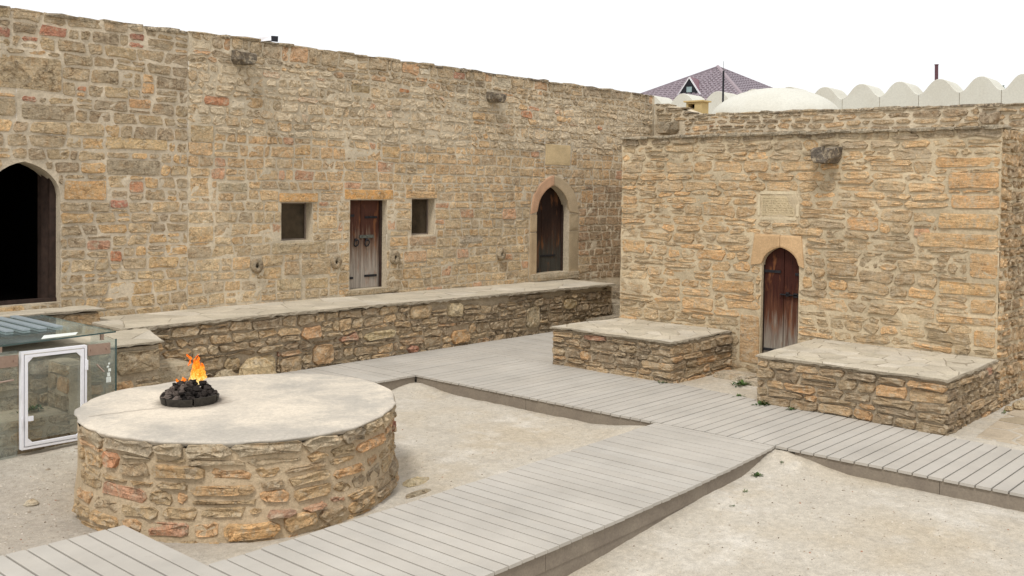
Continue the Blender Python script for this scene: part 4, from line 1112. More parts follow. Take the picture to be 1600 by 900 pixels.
it += stones_from([q for q in cells if q[2][1] < zl(q[2][0])-.03], PT, zone_ter, rng, gap=.008, cut=.030, prot=(.002, .034), jit=.014, rough=.013)
emit_stones(tr, it, M['stone'], 260)
cap(tr, [(5.6, 11.21), (15.42, 11.18), (15.42, WY-.01), (5.6, WY-.01)], zl, 62, .55, .42, gap=.0022, core=.05)
# steps at the far end, between terrace and cell building
st = empty('stone_steps', (15.8, 11.5, 0), 'worn grey steps in the dark corner at the far end of the terrace', 'steps')
for a, b, t_ in (((15.42, 10.2, -.1), (16.2, 12.38, .34), (150, 138, 116)), ((14.5, 10.9, -.1), (15.4, 11.2, .16), (140, 128, 108)), ((16.2, 9.1, -.1), (18.3, 12.38, .5), (120, 106, 84))):
    mesh('step', *boxstone(a, b, rng, .02), M['stone'], st, tint=sc(*t_)+(.1,))

# higher landing in front of the arched doorway and the lower end block
ld = empty('doorway_landing', (4.6, 12.1, .8), 'stone landing slab in front of the large arched doorway', 'landing')
mesh('mortar_core', *boxstone((3.2, 11.99, .7), (5.72, WY, .935), rng, .01), M['mortar_low'], ld)
PL = plane((0, 11.98, 0), (1, 0, 0), (0, -1, 0))
it = stones_from(layout(rng, 3.2, 5.74, .76, .93, [], rowh=(.15, .2), wid=(.2, .5)), PL, zone_ter, rng, gap=.01, cut=.03, prot=(.005, .03))
emit_stones(ld, it, M['stone'])
cap(ld, [(3.2, 11.93), (5.78, 11.93), (5.76, WY-.005), (3.2, WY-.005)], lambda x, y: .975+.004*nz(x*3, y*3), 63, .5, .4)

bl = empty('terrace_end_block', (4.9, 10.8, 0), 'lower rubble block at the left end of the terrace with a plain slab top', 'block')
mesh('mortar_core', [(x, y, z) for z in (-.3, .72) for x, y in ((3.0, 10.37), (5.63, 10.37), (5.86, 11.3), (3.0, 11.3))], [(0, 3, 2, 1), (4, 5, 6, 7), (0, 1, 5, 4), (1, 2, 6, 5), (2, 3, 7, 6), (3, 0, 4, 7)], M['mortar_low'], bl)
PBk = plane((0, 10.36, 0), (1, 0, 0), (0, -1, 0))
feats = [(5.12, 5.64, .43, .69, (148, 130, 100)), (4.5, 5.08, .38, .70, (134, 118, 92)), (5.0, 5.35, .22, .36, (190, 148, 98)), (5.2, 5.7, -.1, .18, (176, 154, 112)), (3.5, 4.2, .42, .70, (150, 134, 108)), (3.4, 4.3, .1, .38, (142, 126, 100))]
it = [feature(PBk, a, b, c_, d_, sc(*col), rng, prot=(.01, .03), cut=.03, jit=.01, rough=.01, lime=.1) for a, b, c_, d_, col in feats]
it += stones_from(layout(rng, 3.1, 5.66, -.2, .72, [f[:4] for f in feats], rowh=(.1, .16), wid=(.16, .4)), PBk, zone_ter, rng, gap=.012, cut=.03, prot=(.005, .03))
PBx = plane((5.65, 10.37, 0), (.225, .95, 0), (1, -.2, 0))
emit_stones(bl, it, M['stone'])
cap(bl, [(3.0, 10.32), (5.68, 10.32), (5.93, 11.2), (3.0, 11.2)], lambda x, y: .765+(.03*smooth(10.4, 11.2, y)), 64, .7, .55, gap=.003)
ss = empty('stone_step', (6.1, 10.9, 0), 'small rough stone step between the end block and the terrace face', 'step')
mesh('slab', *boxstone((5.72, 10.62, .1), (6.28, 11.22, .40), rng, .03), M['stone'], ss, tint=sc(172, 156, 126)+(.2,))
mesh('footing', *boxstone((5.70, 10.5, -.2), (6.45, 11.22, .12), rng, .035), M['stone'], ss, tint=sc(156, 136, 104)+(.1,))
# boulders leaning against the terrace foot
for k, (x, y, r, sq, c_) in enumerate([(7.42, 11.12, .26, (1.1, .5, .9), (184, 160, 116)), (6.95, 11.12, .2, (1, .5, .8), (160, 142, 110))]):
    V, Fc = lump((x, y, r*.35-.05), r, rng, sq, .10, 9, 6)
    bo = mesh('boulder', V, Fc, M['stone'], tint=sc(*c_)+(.1,)); tag(bo, ['large tan boulder leaning on the terrace foot behind the altar', 'grey boulder beside the tan one, nearer the glass case'][k], 'boulder')

# ================================================================== ROUND ALTAR
rng = random.Random(71)
al_pts = [(3.74, 8.26), (4.05, 8.75), (4.47, 9.03), (4.92, 9.05), (5.51, 8.98), (6.02, 8.74), (6.36, 8.42), (6.50, 7.94), (6.43, 7.46), (6.22, 7.07), (5.97, 6.78), (5.59, 6.50), (5.19, 6.36), (4.54, 6.40), (4.14, 6.65), (3.87, 6.97), (3.70, 7.32), (3.64, 7.79)]
AC = (5.08, 7.72)
def polar(pts):
    r = sorted((math.atan2(y-AC[1], x-AC[0]) % (2*math.pi), math.hypot(x-AC[0], y-AC[1])) for x, y in pts); return r
AP = polar(al_pts)
def arad(a):
    a %= 2*math.pi; ex = AP+[(AP[0][0]+2*math.pi, AP[0][1])]
    if a < AP[0][0]: a += 2*math.pi
    for (a0, r0), (a1, r1) in zip(ex, ex[1:]):
        if a0 <= a <= a1: f = (a-a0)/(a1-a0); f = f*f*(3-2*f)*.5+f*.5; return r0+(r1-r0)*f
    return AP[0][1]
RA = 1.36
def PA(u, z, d=0.0):
    """u is arc length clockwise seen from above, so that it grows to the right for someone facing the drum"""
    a = u/RA; r = arad(a)+d-.02+(.05 if z < -.05 else .05*max(0, (.05-z)/.1) if z < .05 else 0)*.6
    return Vector((AC[0]+r*math.cos(a), AC[1]+r*math.sin(a), z))
ar = empty('fire_altar', (AC[0], AC[1], 0), 'round rubble stone fire altar with a pale plastered top', 'altar')
n = 96; zsr = [-.32, -.1, .1, .3, .5]
V = [PA(RA*2*math.pi*k/n, z, .008*fbm(k*.5, z*9)) for z in zsr for k in range(n)]
mesh('mortar_core', V, [(l*n+k, l*n+(k+1) % n, (l+1)*n+(k+1) % n, (l+1)*n+k) for l in range(4) for k in range(n)], M['mortar_altar'], ar, smooth=True)
AT = .56
rings = [(-.03, -.05), (-.012, -.03), (.004, -.014), (-.008, -.003), (-.04, .0)]
V = []
for off, dz in rings:
    for k in range(n):
        a = 2*math.pi*k/n; r = arad(a)+off+.028*fbm(a*4.5, dz*6)+.012*nz(a*22, dz*30); V.append((AC[0]+r*math.cos(a), AC[1]+r*math.sin(a), AT+dz+.004*nz(a*9, dz)))
for kk in (.8, .55, .3):
    for k in range(n):
        a = 2*math.pi*k/n; r = arad(a)*kk; x_, y_ = AC[0]+r*math.cos(a), AC[1]+r*math.sin(a); V.append((x_, y_, AT+.006*fbm(x_*2, y_*2)))
V.append((AC[0], AC[1], AT)); L_ = len(rings)+3
Fc = [(l*n+k, l*n+(k+1) % n, (l+1)*n+(k+1) % n, (l+1)*n+k) for l in range(L_-1) for k in range(n)]+[((L_-1)*n+k, (L_-1)*n+(k+1) % n, L_*n) for k in range(n)]
mesh('plaster_top', V, Fc, M['plaster'], ar, smooth=True)
def u_of(x, y): return RA*((math.atan2(y-AC[1], x-AC[0])) % (2*math.pi))
def zone_altar(u, z, r):
    if z > .38: return pick(r, [(4, (162, 144, 114)), (2, (178, 152, 108)), (2, (148, 134, 110)), (1, (196, 148, 98))]), .35*r.random()
    return pick(r, [(4, (186, 150, 98)), (3, (170, 144, 102)), (2, (196, 148, 94)), (2, (154, 132, 100)), (.3, (176, 122, 92)), (.8, (140, 124, 100))]), .2*r.random()
# visible side: from the left tangent round the front to the right tangent
ua, ub = RA*math.radians(165), RA*math.radians(335)
fe = [((5.45, 6.42), .50, .30, .40, (206, 152, 92)), ((4.3, 6.5), .42, -.20, -.06, (206, 158, 92)), ((3.70, 7.5), .20, .27, .42, (202, 132, 84)),
      ((5.95, 6.85), .13, .28, .41, (150, 78, 62)), ((5.15, 6.3), .40, .14, .24, (196, 146, 86)), ((4.1, 6.6), .5, .12, .22, (192, 152, 98)),
      ((4.5, 6.4), .24, -.06, .02, (166, 122, 96)), ((4.78, 6.35), .22, -.05, .02, (182, 134, 100))]
it = []; hl = []
for (x_, y_), wd, a, b_, col in fe:
    c_ = u_of(x_, y_); h_ = (c_-wd/2, c_+wd/2, a, b_)
    if any(h_[0] < q[1] and q[0] < h_[1] and h_[2] < q[3] and q[2] < h_[3] for q in hl): continue
    hl.append(h_)
    it.append(feature(PA, h_[0], h_[1], a, b_, sc(*col), rng, prot=(.02, .05), cut=.035, jit=.01, rough=.012, gap=.01, lime=.12))
cells = layout(rng, ua, ub, -.26, .425, hl, rowh=(.075, .125), wid=(.16, .5), wob=.022, split=.08)
it += stones_from(cells, PA, zone_altar, rng, gap=.013, cut=.028, prot=(.004, .034), jit=.013, rough=.013)
cells = layout(rng, ua, ub, .425, AT-.02, hl, rowh=(.115, .115), wid=(.26, .6), wob=.02, split=.05)
it += stones_from(cells, PA, lambda u, z, r: (pick(r, [(3, (162, 148, 122)), (2, (150, 138, 118)), (2, (180, 160, 124)), (1, (172, 146, 106))]), .5*r.random()), rng, gap=.006, cut=.03, prot=(.012, .048), jit=.016, rough=.018)
emit_stones(ar, it, M['stone'])
# hairline crack across the plaster
ck = MB(); p0 = (3.80, 8.15); p1 = (4.52, 8.02); pts = [(p0[0]+(p1[0]-p0[0])*k/12, p0[1]+(p1[1]-p0[1])*k/12+rng.uniform(-.012, .012)) for k in range(13)]
for (a, b_), (c_, d_) in zip(pts, pts[1:]): ck.add([(a, b_-.004, AT+.006), (c_, d_-.004, AT+.006), (c_, d_+.004, AT+.006), (a, b_+.004, AT+.006)], [(0, 1, 2, 3)])
ck.build('crack', M['fascia'], ar)

# fire bowl: a ring of sooty steel plates
BC = (4.70, 8.10); BR = .245
fb = empty('fire_bowl', (BC[0], BC[1], AT), 'low ring of sooty black steel plates on the altar top', 'fire bowl')
def fit(k): return
for k in range(6):
    a0 = math.radians(60*k+8); a1 = math.radians(60*(k+1)+5); V = []; m_ = 6
    for j in range(m_+1):
        a = a0+(a1-a0)*j/m_
        for r, z in ((BR, 0.0), (BR+.012, .062+.012*math.sin(k*2.1)), (BR-.004, .062+.012*math.sin(k*2.1)), (BR-.016, 0)): V.append((BC[0]+r*math.cos(a), BC[1]+r*math.sin(a), AT+.004+z))
    Fc = [(j*4+q, (j+1)*4+q, (j+1)*4+(q+1) % 4, j*4+(q+1) % 4) for j in range(m_) for q in range(4)]+[(3, 2, 1, 0), tuple(m_*4+q for q in range(4))]
    mesh('steel_plate', V, Fc, M['soot'], fb)
pl = MB()
for k in range(150):
    a = rng.random()*6.28; q = math.sqrt(rng.random())*.228; h = .05+.118*(1-(q/.235)**2)*rng.uniform(.65, 1.3)
    r = rng.uniform(.012, .036); x_, y_ = BC[0]+q*math.cos(a), BC[1]+q*math.sin(a)
    V, Fc = lump((x_, y_, AT+h), r, rng, (rng.uniform(.8, 1.5), rng.uniform(.8, 1.3), rng.uniform(.5, 1)), .38, 6, 4)
    lf = (x_-BC[0])-(y_-BC[1]) < .02
    pl.add(V, Fc, (mulc(lin(112, 100, 92), rng.uniform(.5, 1.2)) if (lf and rng.random() < .6) else mulc(lin(52, 46, 42), rng.uniform(.4, 1.6)))+(0,))
V, Fc = lump((BC[0], BC[1], AT+.03), .2, rng, (1, 1, .5), .05, 12, 6); pl.add(V, Fc, lin(40, 36, 34)+(0,))
cp = pl.build('charcoal_heap', M['coal'], kind='stuff'); tag(cp, 'heap of charred black and ashy lumps inside the fire bowl', 'charcoal')

# flame
mt, t, b = nodes('flame'); t.nodes.remove(b); o_ = [q for q in t.nodes if q.type == 'OUTPUT_MATERIAL'][0]
at = N(t, 'ShaderNodeAttribute', attribute_name='tint'); em = N(t, 'ShaderNodeEmission')
g_ = N(t, 'ShaderNodeNewGeometry'); fl = noise(t, pos(t, (1, 1, .8)), 42, 5, .65, 1.2)
hot = math_(t, 'ADD', math_(t, 'SUBTRACT', at.outputs['Alpha'], .06), math_(t, 'MULTIPLY', math_(t, 'SUBTRACT', fl, .5), 2.4))
cr = ramp(t, hot, [(.0, (1.0, .13, .01)), (.4, (1.0, .33, .025)), (.7, (1.0, .62, .14)), (.95, (1, .88, .5))]); t.links.new(cr, em.inputs[0])
em.inputs[1].default_value = 1.25
tr_ = N(t, 'ShaderNodeBsdfTransparent'); lw = N(t, 'ShaderNodeLayerWeight'); lw.inputs[0].default_value = .35
al_ = math_(t, 'MULTIPLY', math_(t, 'SUBTRACT', 1, lw.outputs['Facing']), ramp(t, noise(t, pos(t, (1, 1, .7)), 30, 5, .65, 1.1), [(.40, .0), (.56, 1)]))
al_ = ramp(t, al_, [(.08, 0), (.55, .95)])
ms = N(t, 'ShaderNodeMixShader'); t.links.new(al_, ms.inputs[0]); t.links.new(tr_.outputs[0], ms.inputs[1]); t.links.new(em.outputs[0], ms.inputs[2]); t.links.new(ms.outputs[0], o_.inputs[0])
M['flame'] = mt
fm = MB(); FT = []
def tongue(x0, y0, z0, h, r, lx, ly, ph, hot_):
    n_, m_ = 12, 16; b0 = len(fm.V); V = []
    for i in range(m_+1):
        f = i/m_; rr = r*(math.sin(math.pi*min(1, f*.92+.08))**.7)*(1-.55*f)*(1+.28*nz(f*5+ph, ph))
        cx = x0+lx*f+.035*h/.25*nz(f*4, ph, 3); cy = y0+ly*f+.035*h/.25*nz(f*4, ph, 8)
        for k in range(n_):
            a = 2*math.pi*k/n_; q = rr*(1+.45*nz(math.cos(a)*1.6+ph, math.sin(a)*1.6, f*6))
            V.append((cx+q*math.cos(a), cy+q*math.sin(a), z0+h*f)); FT.append((1, 1, 1, hot_*(1-f*.75)))
    fm.add(V, [(i*n_+k, i*n_+(k+1) % n_, (i+1)*n_+(k+1) % n_, (i+1)*n_+k) for i in range(m_) for k in range(n_)])
z0 = AT+.15
rx, ry = rt.x, rt.y        # the flame leans and spreads along the courtyard diagonal
def ton(s, h, r, lean, ph, hot_, dz=0): tongue(BC[0]+.03+rx*s, BC[1]+.02+ry*s, z0+dz, h, r, rx*lean, ry*lean, ph, hot_)
ton(.045, .22, .066, .0, 1.3, .85); ton(.08, .20, .052, .01, 4.1, .8); ton(.03, .25, .046, .02, 7.7, .6, .01); ton(.055, .16, .06, .0, 31.7, .95, -.01); ton(-.005, .14, .04, .03, 9.2, .8); ton(.06, .27, .022, -.015, 11.4, .3, .01)
ton(-.06, .07, .03, -.02, 13.1, .5); ton(-.11, .05, .02, -.03, 15.5, .3); ton(.0, .05, .02, -.05, 17.2, .15, .225); ton(-.03, .06, .014, .02, 23.2, .1, .17); ton(.06, .2, .05, .0, 41.0, .6, .02)
fo = mesh('flame', fm.V, fm.F, M['flame'], tint=FT, smooth=True); tag(fo, 'bright orange gas flame leaping from the charcoal on the altar', 'flame')

# ================================================================== GLASS CASE OVER THE PIT
gc = empty('glass_enclosure', (4.3, 9.75, 0), 'glass enclosure with white framed hatch over a stone-lined pit', 'glass enclosure')
GX0, GX1, GY0, GY1 = 2.6, 4.82, 9.75, 10.30
def pane(name, a, b, mat='glass'):
    o = MB().box(a, b).build(name, M[mat], gc); return o
pane('glass_pane', (2.9, GY0, -.13), (3.86, GY0+.012, .92)); pane('glass_pane', (4.53, GY0, .0), (GX1, GY0+.012, .93))
pane('glass_pane', (GX1-.0, GY0+.002, -.02), (GX1+.012, GY1, .93)); pane('hatch_glass', (3.94, GY0+.004, .05), (4.46, GY0+.010, .84))
pane('glass_edge', (GX1-.001, GY0-.006, -.03), (GX1+.014, GY0+.002, .935), 'glass_edge')
TZ = .985
top = mesh('top_glass', [(2.6, 9.52, TZ), (4.87, 9.85, TZ), (4.87, 11.66, TZ), (2.6, 11.66, TZ)]+[(2.6, 9.52, TZ+.014), (4.87, 9.85, TZ+.014), (4.87, 11.66, TZ+.014), (2.6, 11.66, TZ+.014)],
           [(0, 3, 2, 1), (4, 5, 6, 7), (0, 1, 5, 4), (1, 2, 6, 5), (2, 3, 7, 6), (3, 0, 4, 7)], M['glass'], gc)
mesh('glass_edge', [(2.6, 9.516, TZ-.001), (4.874, 9.846, TZ-.001), (4.874, 9.846, TZ+.015), (2.6, 9.516, TZ+.015), (4.874, 9.85, TZ-.001), (4.874, 11.66, TZ-.001), (4.874, 11.66, TZ+.015), (4.874, 9.85, TZ+.015)], [(0, 1, 2, 3), (4, 5, 6, 7)], M['glass_edge'], gc)
# hatch frame with mitred corner gussets
hf = empty('hatch_frame', (4.2, GY0, 0), parent=gc)
def bar(a, b, nm='rail'): return MB().box(a, b).build(nm, M['whitemetal'], hf)
X0, X1, Z0, Z1 = 3.885, 4.515, -.03, .905
bar((X0, GY0-.03, Z0), (X0+.022, GY0+.03, Z1)); bar((X1-.022, GY0-.03, Z0), (X1, GY0+.03, Z1)); bar((X0+.022, GY0-.03, Z0), (X1-.022, GY0+.03, Z0+.022)); bar((X0+.022, GY0-.03, Z1-.022), (X1-.022, GY0+.03, Z1))
i0 = .031
bar((X0+i0, GY0-.034, Z0+i0), (X0+i0+.027, GY0-.006, Z1-i0)); bar((X1-i0-.027, GY0-.034, Z0+i0), (X1-i0, GY0-.006, Z1-i0)); bar((X0+i0+.027, GY0-.034, Z0+i0), (X1-i0-.027, GY0-.006, Z0+i0+.026)); bar((X0+i0+.027, GY0-.034, Z1-i0-.026), (X1-i0-.027, GY0-.006, Z1-i0))
gs = MB(); e = .05
for sx_, xx in ((1, X0+i0+.027), (-1, X1-i0-.027)):
    for sz, zz in ((1, Z0+i0+.026), (-1, Z1-i0-.026)):
        tri = [(xx, zz), (xx+sx_*e, zz), (xx, zz+sz*e)]
        gs.add([(a, GY0-.032, b) for a, b in tri]+[(a, GY0-.02, b) for a, b in tri], [(0, 1, 2), (3, 5, 4), (0, 1, 4, 3), (1, 2, 5, 4), (2, 0, 3, 5)])
gs.build('gusset', M['whitemetal'], hf)
bar((X0+i0+.03, GY0-.045, .24), (X0+i0+.075, GY0-.03, .285), 'catch'); bar((X1-.012, GY0-.045, .66), (X1+.006, GY0-.03, .76), 'hinge'); bar((X0-.006, GY0-.045, .2), (X0+.012, GY0-.03, .28), 'hinge')
# brackets carrying the top, with bolts
for (a, b_, z) in ((4.53, 4.76, .85), (3.62, 3.86, .83)):
    br = MB().box((a, GY0-.02, z-.055), (b_, GY0-.004, z+.055)).build('bracket', M['steel'], gc)
    for xx in (a+.035, b_-.035): MB().tube((xx, GY0-.02, z), (xx, GY0-.034, z), .014, n=10).build('bolt', M['steel'], gc)
MB().tube((4.62, GY0-.015, .70), (4.68, GY0-.05, .62), .008, n=8).build('pin', M['steel'], gc); MB().tube((3.64, GY0-.015, .64), (3.80, GY0-.07, .66), .009, n=8).build('pin', M['steel'], gc)
MB().box((4.72, GY0+.1, .92), (4.75, GY0+.13, TZ)).build('spacer', M['steel'], gc); MB().box((3.7, GY0+.02, .91), (3.73, GY0+.05, TZ)).build('spacer', M['steel'], gc)
mesh('sticker', [(4.10, 9.80, TZ+.016), (4.46, 9.85, TZ+.016), (4.56, 10.02, TZ+.016), (4.22, 10.02, TZ+.016)], [(0, 1, 2, 3)], M['sticker'], gc)
mk = MB()
for (a, b_, c_, d_) in ((4.735, 4.765, .56, .60), (4.745, 4.775, .61, .64), (4.73, 4.755, .65, .67), (4.745, 4.765, .68, .70), (4.725, 4.745, .50, .555), (4.755, 4.775, .50, .555), (4.745, 4.757, .50, .555)):
    mk.add([(a, GY0-.002, c_), (b_, GY0-.002, c_), (b_, GY0-.002, d_), (a, GY0-.002, d_)], [(0, 1, 2, 3)])
mk.build('white_print', M['sticker'], gc)
for k in range(9):       # grey louvre blades over the rear of the case
    xx = 3.2+k*.165
    MB().box((xx, 10.45, TZ+.018), (xx+.075, 11.62, TZ+.034)).build('louvre_blade', M['slat'], gc)
mesh('gap_shade_sheet', [(3.1, 10.5, TZ-.03), (4.80, 10.5, TZ-.03), (4.80, 11.6, TZ-.03), (3.1, 11.6, TZ-.03)], [(0, 1, 2, 3)], M['gap_shade'], gc)  # dark sheet below the blades, gap shade put into its colour
# stone lining of the pit seen through the glass
rng = random.Random(81)
pit = empty('pit_lining', (4.0, 10.1, 0), 'rubble lining and earth floor seen through the glass hatch', 'pit wall')
mesh('mortar_core', *boxstone((4.40, 9.84, -.2), (4.62, 10.36, .70), rng, .01), M['mortar_low'], pit)
mesh('mortar_core', *boxstone((3.0, 9.86, -.2), (4.40, 10.36, .24), rng, .02), M['mortar_low'], pit)
PX = plane((4.39, 0, 0), (0, 1, 0), (-1, 0, 0)); PY_ = plane((0, 9.85, 0), (1, 0, 0), (0, -1, 0))
it = stones_from(layout(rng, 9.85, 10.33, .22, .70, [], rowh=(.14, .2), wid=(.25, .5)), PX, zone_ter, rng, .8, gap=.01, cut=.025, prot=(.004, .016))
it += stones_from(layout(rng, 3.1, 4.6, -.18, .23, [], rowh=(.12, .2), wid=(.25, .5)), PY_, zone_ter, rng, .8, gap=.01, cut=.025, prot=(.004, .02))
emit_stones(pit, it, M['stone'])

# ================================================================== SMALL THINGS
def weed(x, y, z, s, n, lab, rng, group='weeds along the boardwalk and bench feet', flat=.5):
    b = MB()
    for k in range(n):
        a = rng.random()*6.28; L = s*rng.uniform(.4, 1); w_ = L*rng.uniform(.10, .2); el = rng.uniform(.15, 1.2)*(1-flat*.4)
        ox, oy = rng.gauss(0, s*.5), rng.gauss(0, s*.3)
        d = Vector((math.cos(a)*math.cos(el), math.sin(a)*math.cos(el), math.sin(el))); sd_ = Vector((-math.sin(a), math.cos(a), 0))*w_
        p = Vector((x+ox, y+oy, z)); V = [p, p+d*L*.5+sd_, p+d*L-Vector((0, 0, L*.15)), p+d*L*.5-sd_]
        b.add(V, [(0, 1, 2, 3)], mulc(pick(rng, [(3, (.055, .10, .025)), (2, (.09, .14, .035)), (1, (.035, .075, .03)), (.6, (.2, .17, .07))]), rng.uniform(.8, 1.3))+(0,))
    o = b.build('weed', M['leaf']); tag(o, lab, 'weed', group)
rng = random.Random(91)
weed(10.98, 7.2, -.0, .06, 26, 'tiny green sprig at the front corner of the left bench', rng)
weed(11.62, 6.42, .0, .11, 60, 'bushy green weed on the doorstep slab between the two benches', rng)
weed(10.74, 5.62, .0, .10, 90, 'green weeds creeping along the left foot of the right bench', rng)
weed(10.72, 5.25, .0, .06, 50, 'sparse green sprigs along the front foot of the right bench', rng)
weed(10.95, 6.05, .0, .07, 24, 'dry straw-green sprig at the board edge before the cell door', rng)
weed(8.42, 4.45, gh(8.42, 4.45), .06, 46, 'green tuft tucked against the walkway fascia near the corner', rng)
weed(8.80, 4.40, gh(8.80, 4.40)+.0, .035, 18, 'scrubby dark sprigs on the sand heap in the walkway angle', rng, flat=.9)
weed(7.92, 4.30, gh(7.92, 4.30), .04, 18, 'olive sprig on the sand just below the green tuft', rng, flat=.9)
weed(7.50, 4.19, gh(7.5, 4.19), .035, 14, 'faint dry sprig farther down beside the walkway fascia', rng, flat=.9)
weed(4.12, 10.1, .25, .10, 70, 'green weeds growing inside the glass enclosure', rng)
weed(4.95, 10.1, -.05, .08, 50, 'green weeds beside the outer pane of the glass enclosure', rng)
weed(12.35, 3.42, -.01, .05, 14, 'small sprig at the right rear foot of the right bench', rng)
weed(9.3, 3.35, -.0, .05, 0, '', rng) if False else None

# stones lying about
def rock(name, x, y, r, sq, col, lab, seedn, z=None):
    V, Fc = lump((x, y, (gh(x, y) if z is None else z)+r*sq[2]*.25), r, random.Random(seedn), sq, .13, 9, 6)
    o = mesh(name, V, Fc, M['stone'], tint=sc(*col)+(.15,)); tag(o, lab, 'stone'); return o
rock('flat_stone', 5.95, 3.55, .17, (1.3, .9, .22), (196, 186, 164), 'flat pale stone bedded in the sand near the lower frame edge', 1)
rock('flat_stone', 5.75, 3.25, .14, (1.1, .9, .2), (184, 172, 150), 'grey flat stone half buried beside the paler one', 2)
rock('flat_stone', 6.2, 6.72, .11, (1.4, .8, .35), (188, 170, 130), 'tan stone lying at the right foot of the altar', 3)
rock('flat_stone', 5.95, 6.42, .09, (1.7, .6, .25), (150, 136, 110), 'small dark stone between altar foot and walkway', 4)
rock('flat_stone', 3.5, 8.55, .06, (1, .9, .6), (180, 166, 140), 'single grey cobble on the gravel below the hatch', 5)
rock('brick_fragment', 6.35, 2.10, .05, (1.6, .8, .4), (196, 104, 66), 'orange brick fragment on the sand at the bottom edge', 6)
# doorstep slabs and paving patches between and beyond the benches
dp = empty('doorstep_slab', (12.0, 6.4, 0), 'broken grey slab lying before the varnished cell door', 'doorstep')
mesh('slab', *boxstone((11.72, 5.8, -.06), (12.25, 6.42, .05), rng, .025), M['stone'], dp, tint=sc(180, 166, 142)+(.1,)); mesh('slab', *boxstone((11.9, 6.45, -.06), (12.35, 6.98, .055), rng, .025), M['stone'], dp, tint=sc(172, 158, 134)+(.1,))
pv = empty('stone_pavement', (12, 2.6, 0), kind='structure')
rng = random.Random(95)
paving(pv, [(10.78, 1.0), (15.2, 1.0), (15.2, 3.4), (12.55, 3.42), (10.9, 3.3)], .42, .36, lambda x, y: -.012+.004*nz(x*3, y*3), rng,
       lambda r: mulc(pick(r, [(4, lin(196, 180, 156)), (2, lin(208, 194, 170)), (2, lin(180, 164, 138))]), .84), gap=.016, up_=.006, jz=.004)
for k, (x, y, r) in enumerate([(12.75, 3.36, .10), (13.0, 3.40, .07), (12.55, 3.42, .06)]):
    rock('loose_stone', x, y, r, (1.3, .8, .6), (176, 154, 116), ['fist-sized tan stone at the foot of the building side', 'smaller stone just behind the tan one by the building side', 'small stone in the angle of bench and building side'][k], 20+k, z=0)

# floodlight on top of the long wall
fl_ = empty('floodlight', (8.5, WY+.1, 4.6), 'small black-fronted floodlight perched on top of the long wall', 'floodlight')
MB().box((8.42, WY+.06, 4.60), (8.50, WY+.14, 4.63)).build('bracket', M['rusty'], fl_)
V = [(8.38, WY+.12, 4.625), (8.46, WY-.02, 4.635), (8.56, WY-.0, 4.64), (8.5, WY+.16, 4.63), (8.36, WY+.14, 4.68), (8.47, WY+.0, 4.70), (8.57, WY+.02, 4.705), (8.5, WY+.2, 4.69)]
mesh('lamp_body', V, [(0, 3, 2, 1), (4, 5, 6, 7), (0, 1, 5, 4), (1, 2, 6, 5), (2, 3, 7, 6), (3, 0, 4, 7)], M['whitemetal'], fl_)
mesh('lamp_face', [(8.465, WY-.035, 4.625), (8.585, WY-.015, 4.63), (8.60, WY-.0, 4.715), (8.475, WY-.015, 4.705), (8.475, WY-.01, 4.625), (8.58, WY+.01, 4.63), (8.59, WY+.02, 4.71), (8.48, WY+.01, 4.70)],
     [(0, 1, 2, 3), (4, 7, 6, 5), (0, 4, 5, 1), (1, 5, 6, 2), (2, 6, 7, 3), (3, 7, 4, 0)], M['pole'], fl_)

# ================================================================== BEYOND THE WALLS
# shallow white dome
n, m_ = 64, 16; V = []; Fc = []
for i in range(m_+1):
    th = math.pi/2*i/m_
    for k in range(n): V.append((21.5+1.53*math.sin(th)*math.cos(2*math.pi*k/n), 11.08+1.53*math.sin(th)*math.sin(2*math.pi*k/n), 4.15+.81*math.cos(th)))
Fc = [(i*n+k, (i+1)*n+k, (i+1)*n+(k+1) % n, i*n+(k+1) % n) for i in range(m_) for k in range(n)]
dm = empty('white_dome', (21.5, 11.08, 3.6), 'smooth shallow white dome rising behind the far wall', 'dome')
mesh('dome_shell', V, Fc, M['white'], dm, smooth=True)
MB().tube((21.5, 11.08, 3.4), (21.5, 11.08, 4.15), 1.53, n=64).build('drum', M['white'], dm)
# scalloped white parapet, each swell a vaulted bay
sp = empty('scalloped_parapet', (26, 11, 4), 'white scalloped parapet of rounded bays along the skyline', 'parapet')
pk = [17.62, 16.50, 15.28, 14.12, 13.02, 11.96, 10.93, 9.92, 8.91, 7.91, 6.95, 5.96, 4.97, 3.98, 2.97, 1.98, .98, 0, -1, -2]
for k in range(len(pk)-1):
    yc = pk[k]; hl_, hr_ = ((pk[k-1]-yc)/2 if k else .55), (yc-pk[k+1])/2
    pts = []
    for j in range(17):
        t_ = -1+2*j/16; yy = yc-t_*(hr_ if t_ > 0 else hl_)*.985
        pts.append((yy, 5.06+.36*(1-(.5-.5*math.cos(math.pi*t_))**1.35)+(.02 if k > 5 else .07 if k < 5 else 0)))
    n_ = len(pts); V = []
    for xx, zz in ((26, 0), (26.03, .012), (26.85, .0)): V += [(xx, a, b+zz) for a, b in pts]
    V += [(26, a, 3.6) for a, _ in pts]
    Fc = []
    for l in range(2): Fc += [(l*n_+j, l*n_+j+1, (l+1)*n_+j+1, (l+1)*n_+j) for j in range(n_-1)]
    Fc += [(3*n_+j, 3*n_+j+1, j+1, j) for j in range(n_-1)]
    Fc += [(n_-1, 3*n_-1, 4*n_-1), (0, 3*n_, 2*n_)]
    mesh('rounded_bay', V, Fc, M['white'], sp)
    MB().box((26.012, yc-hr_-.03, 3.6), (26.5, yc-hr_+.03, 5.04)).build('joint', M['bed'], sp)
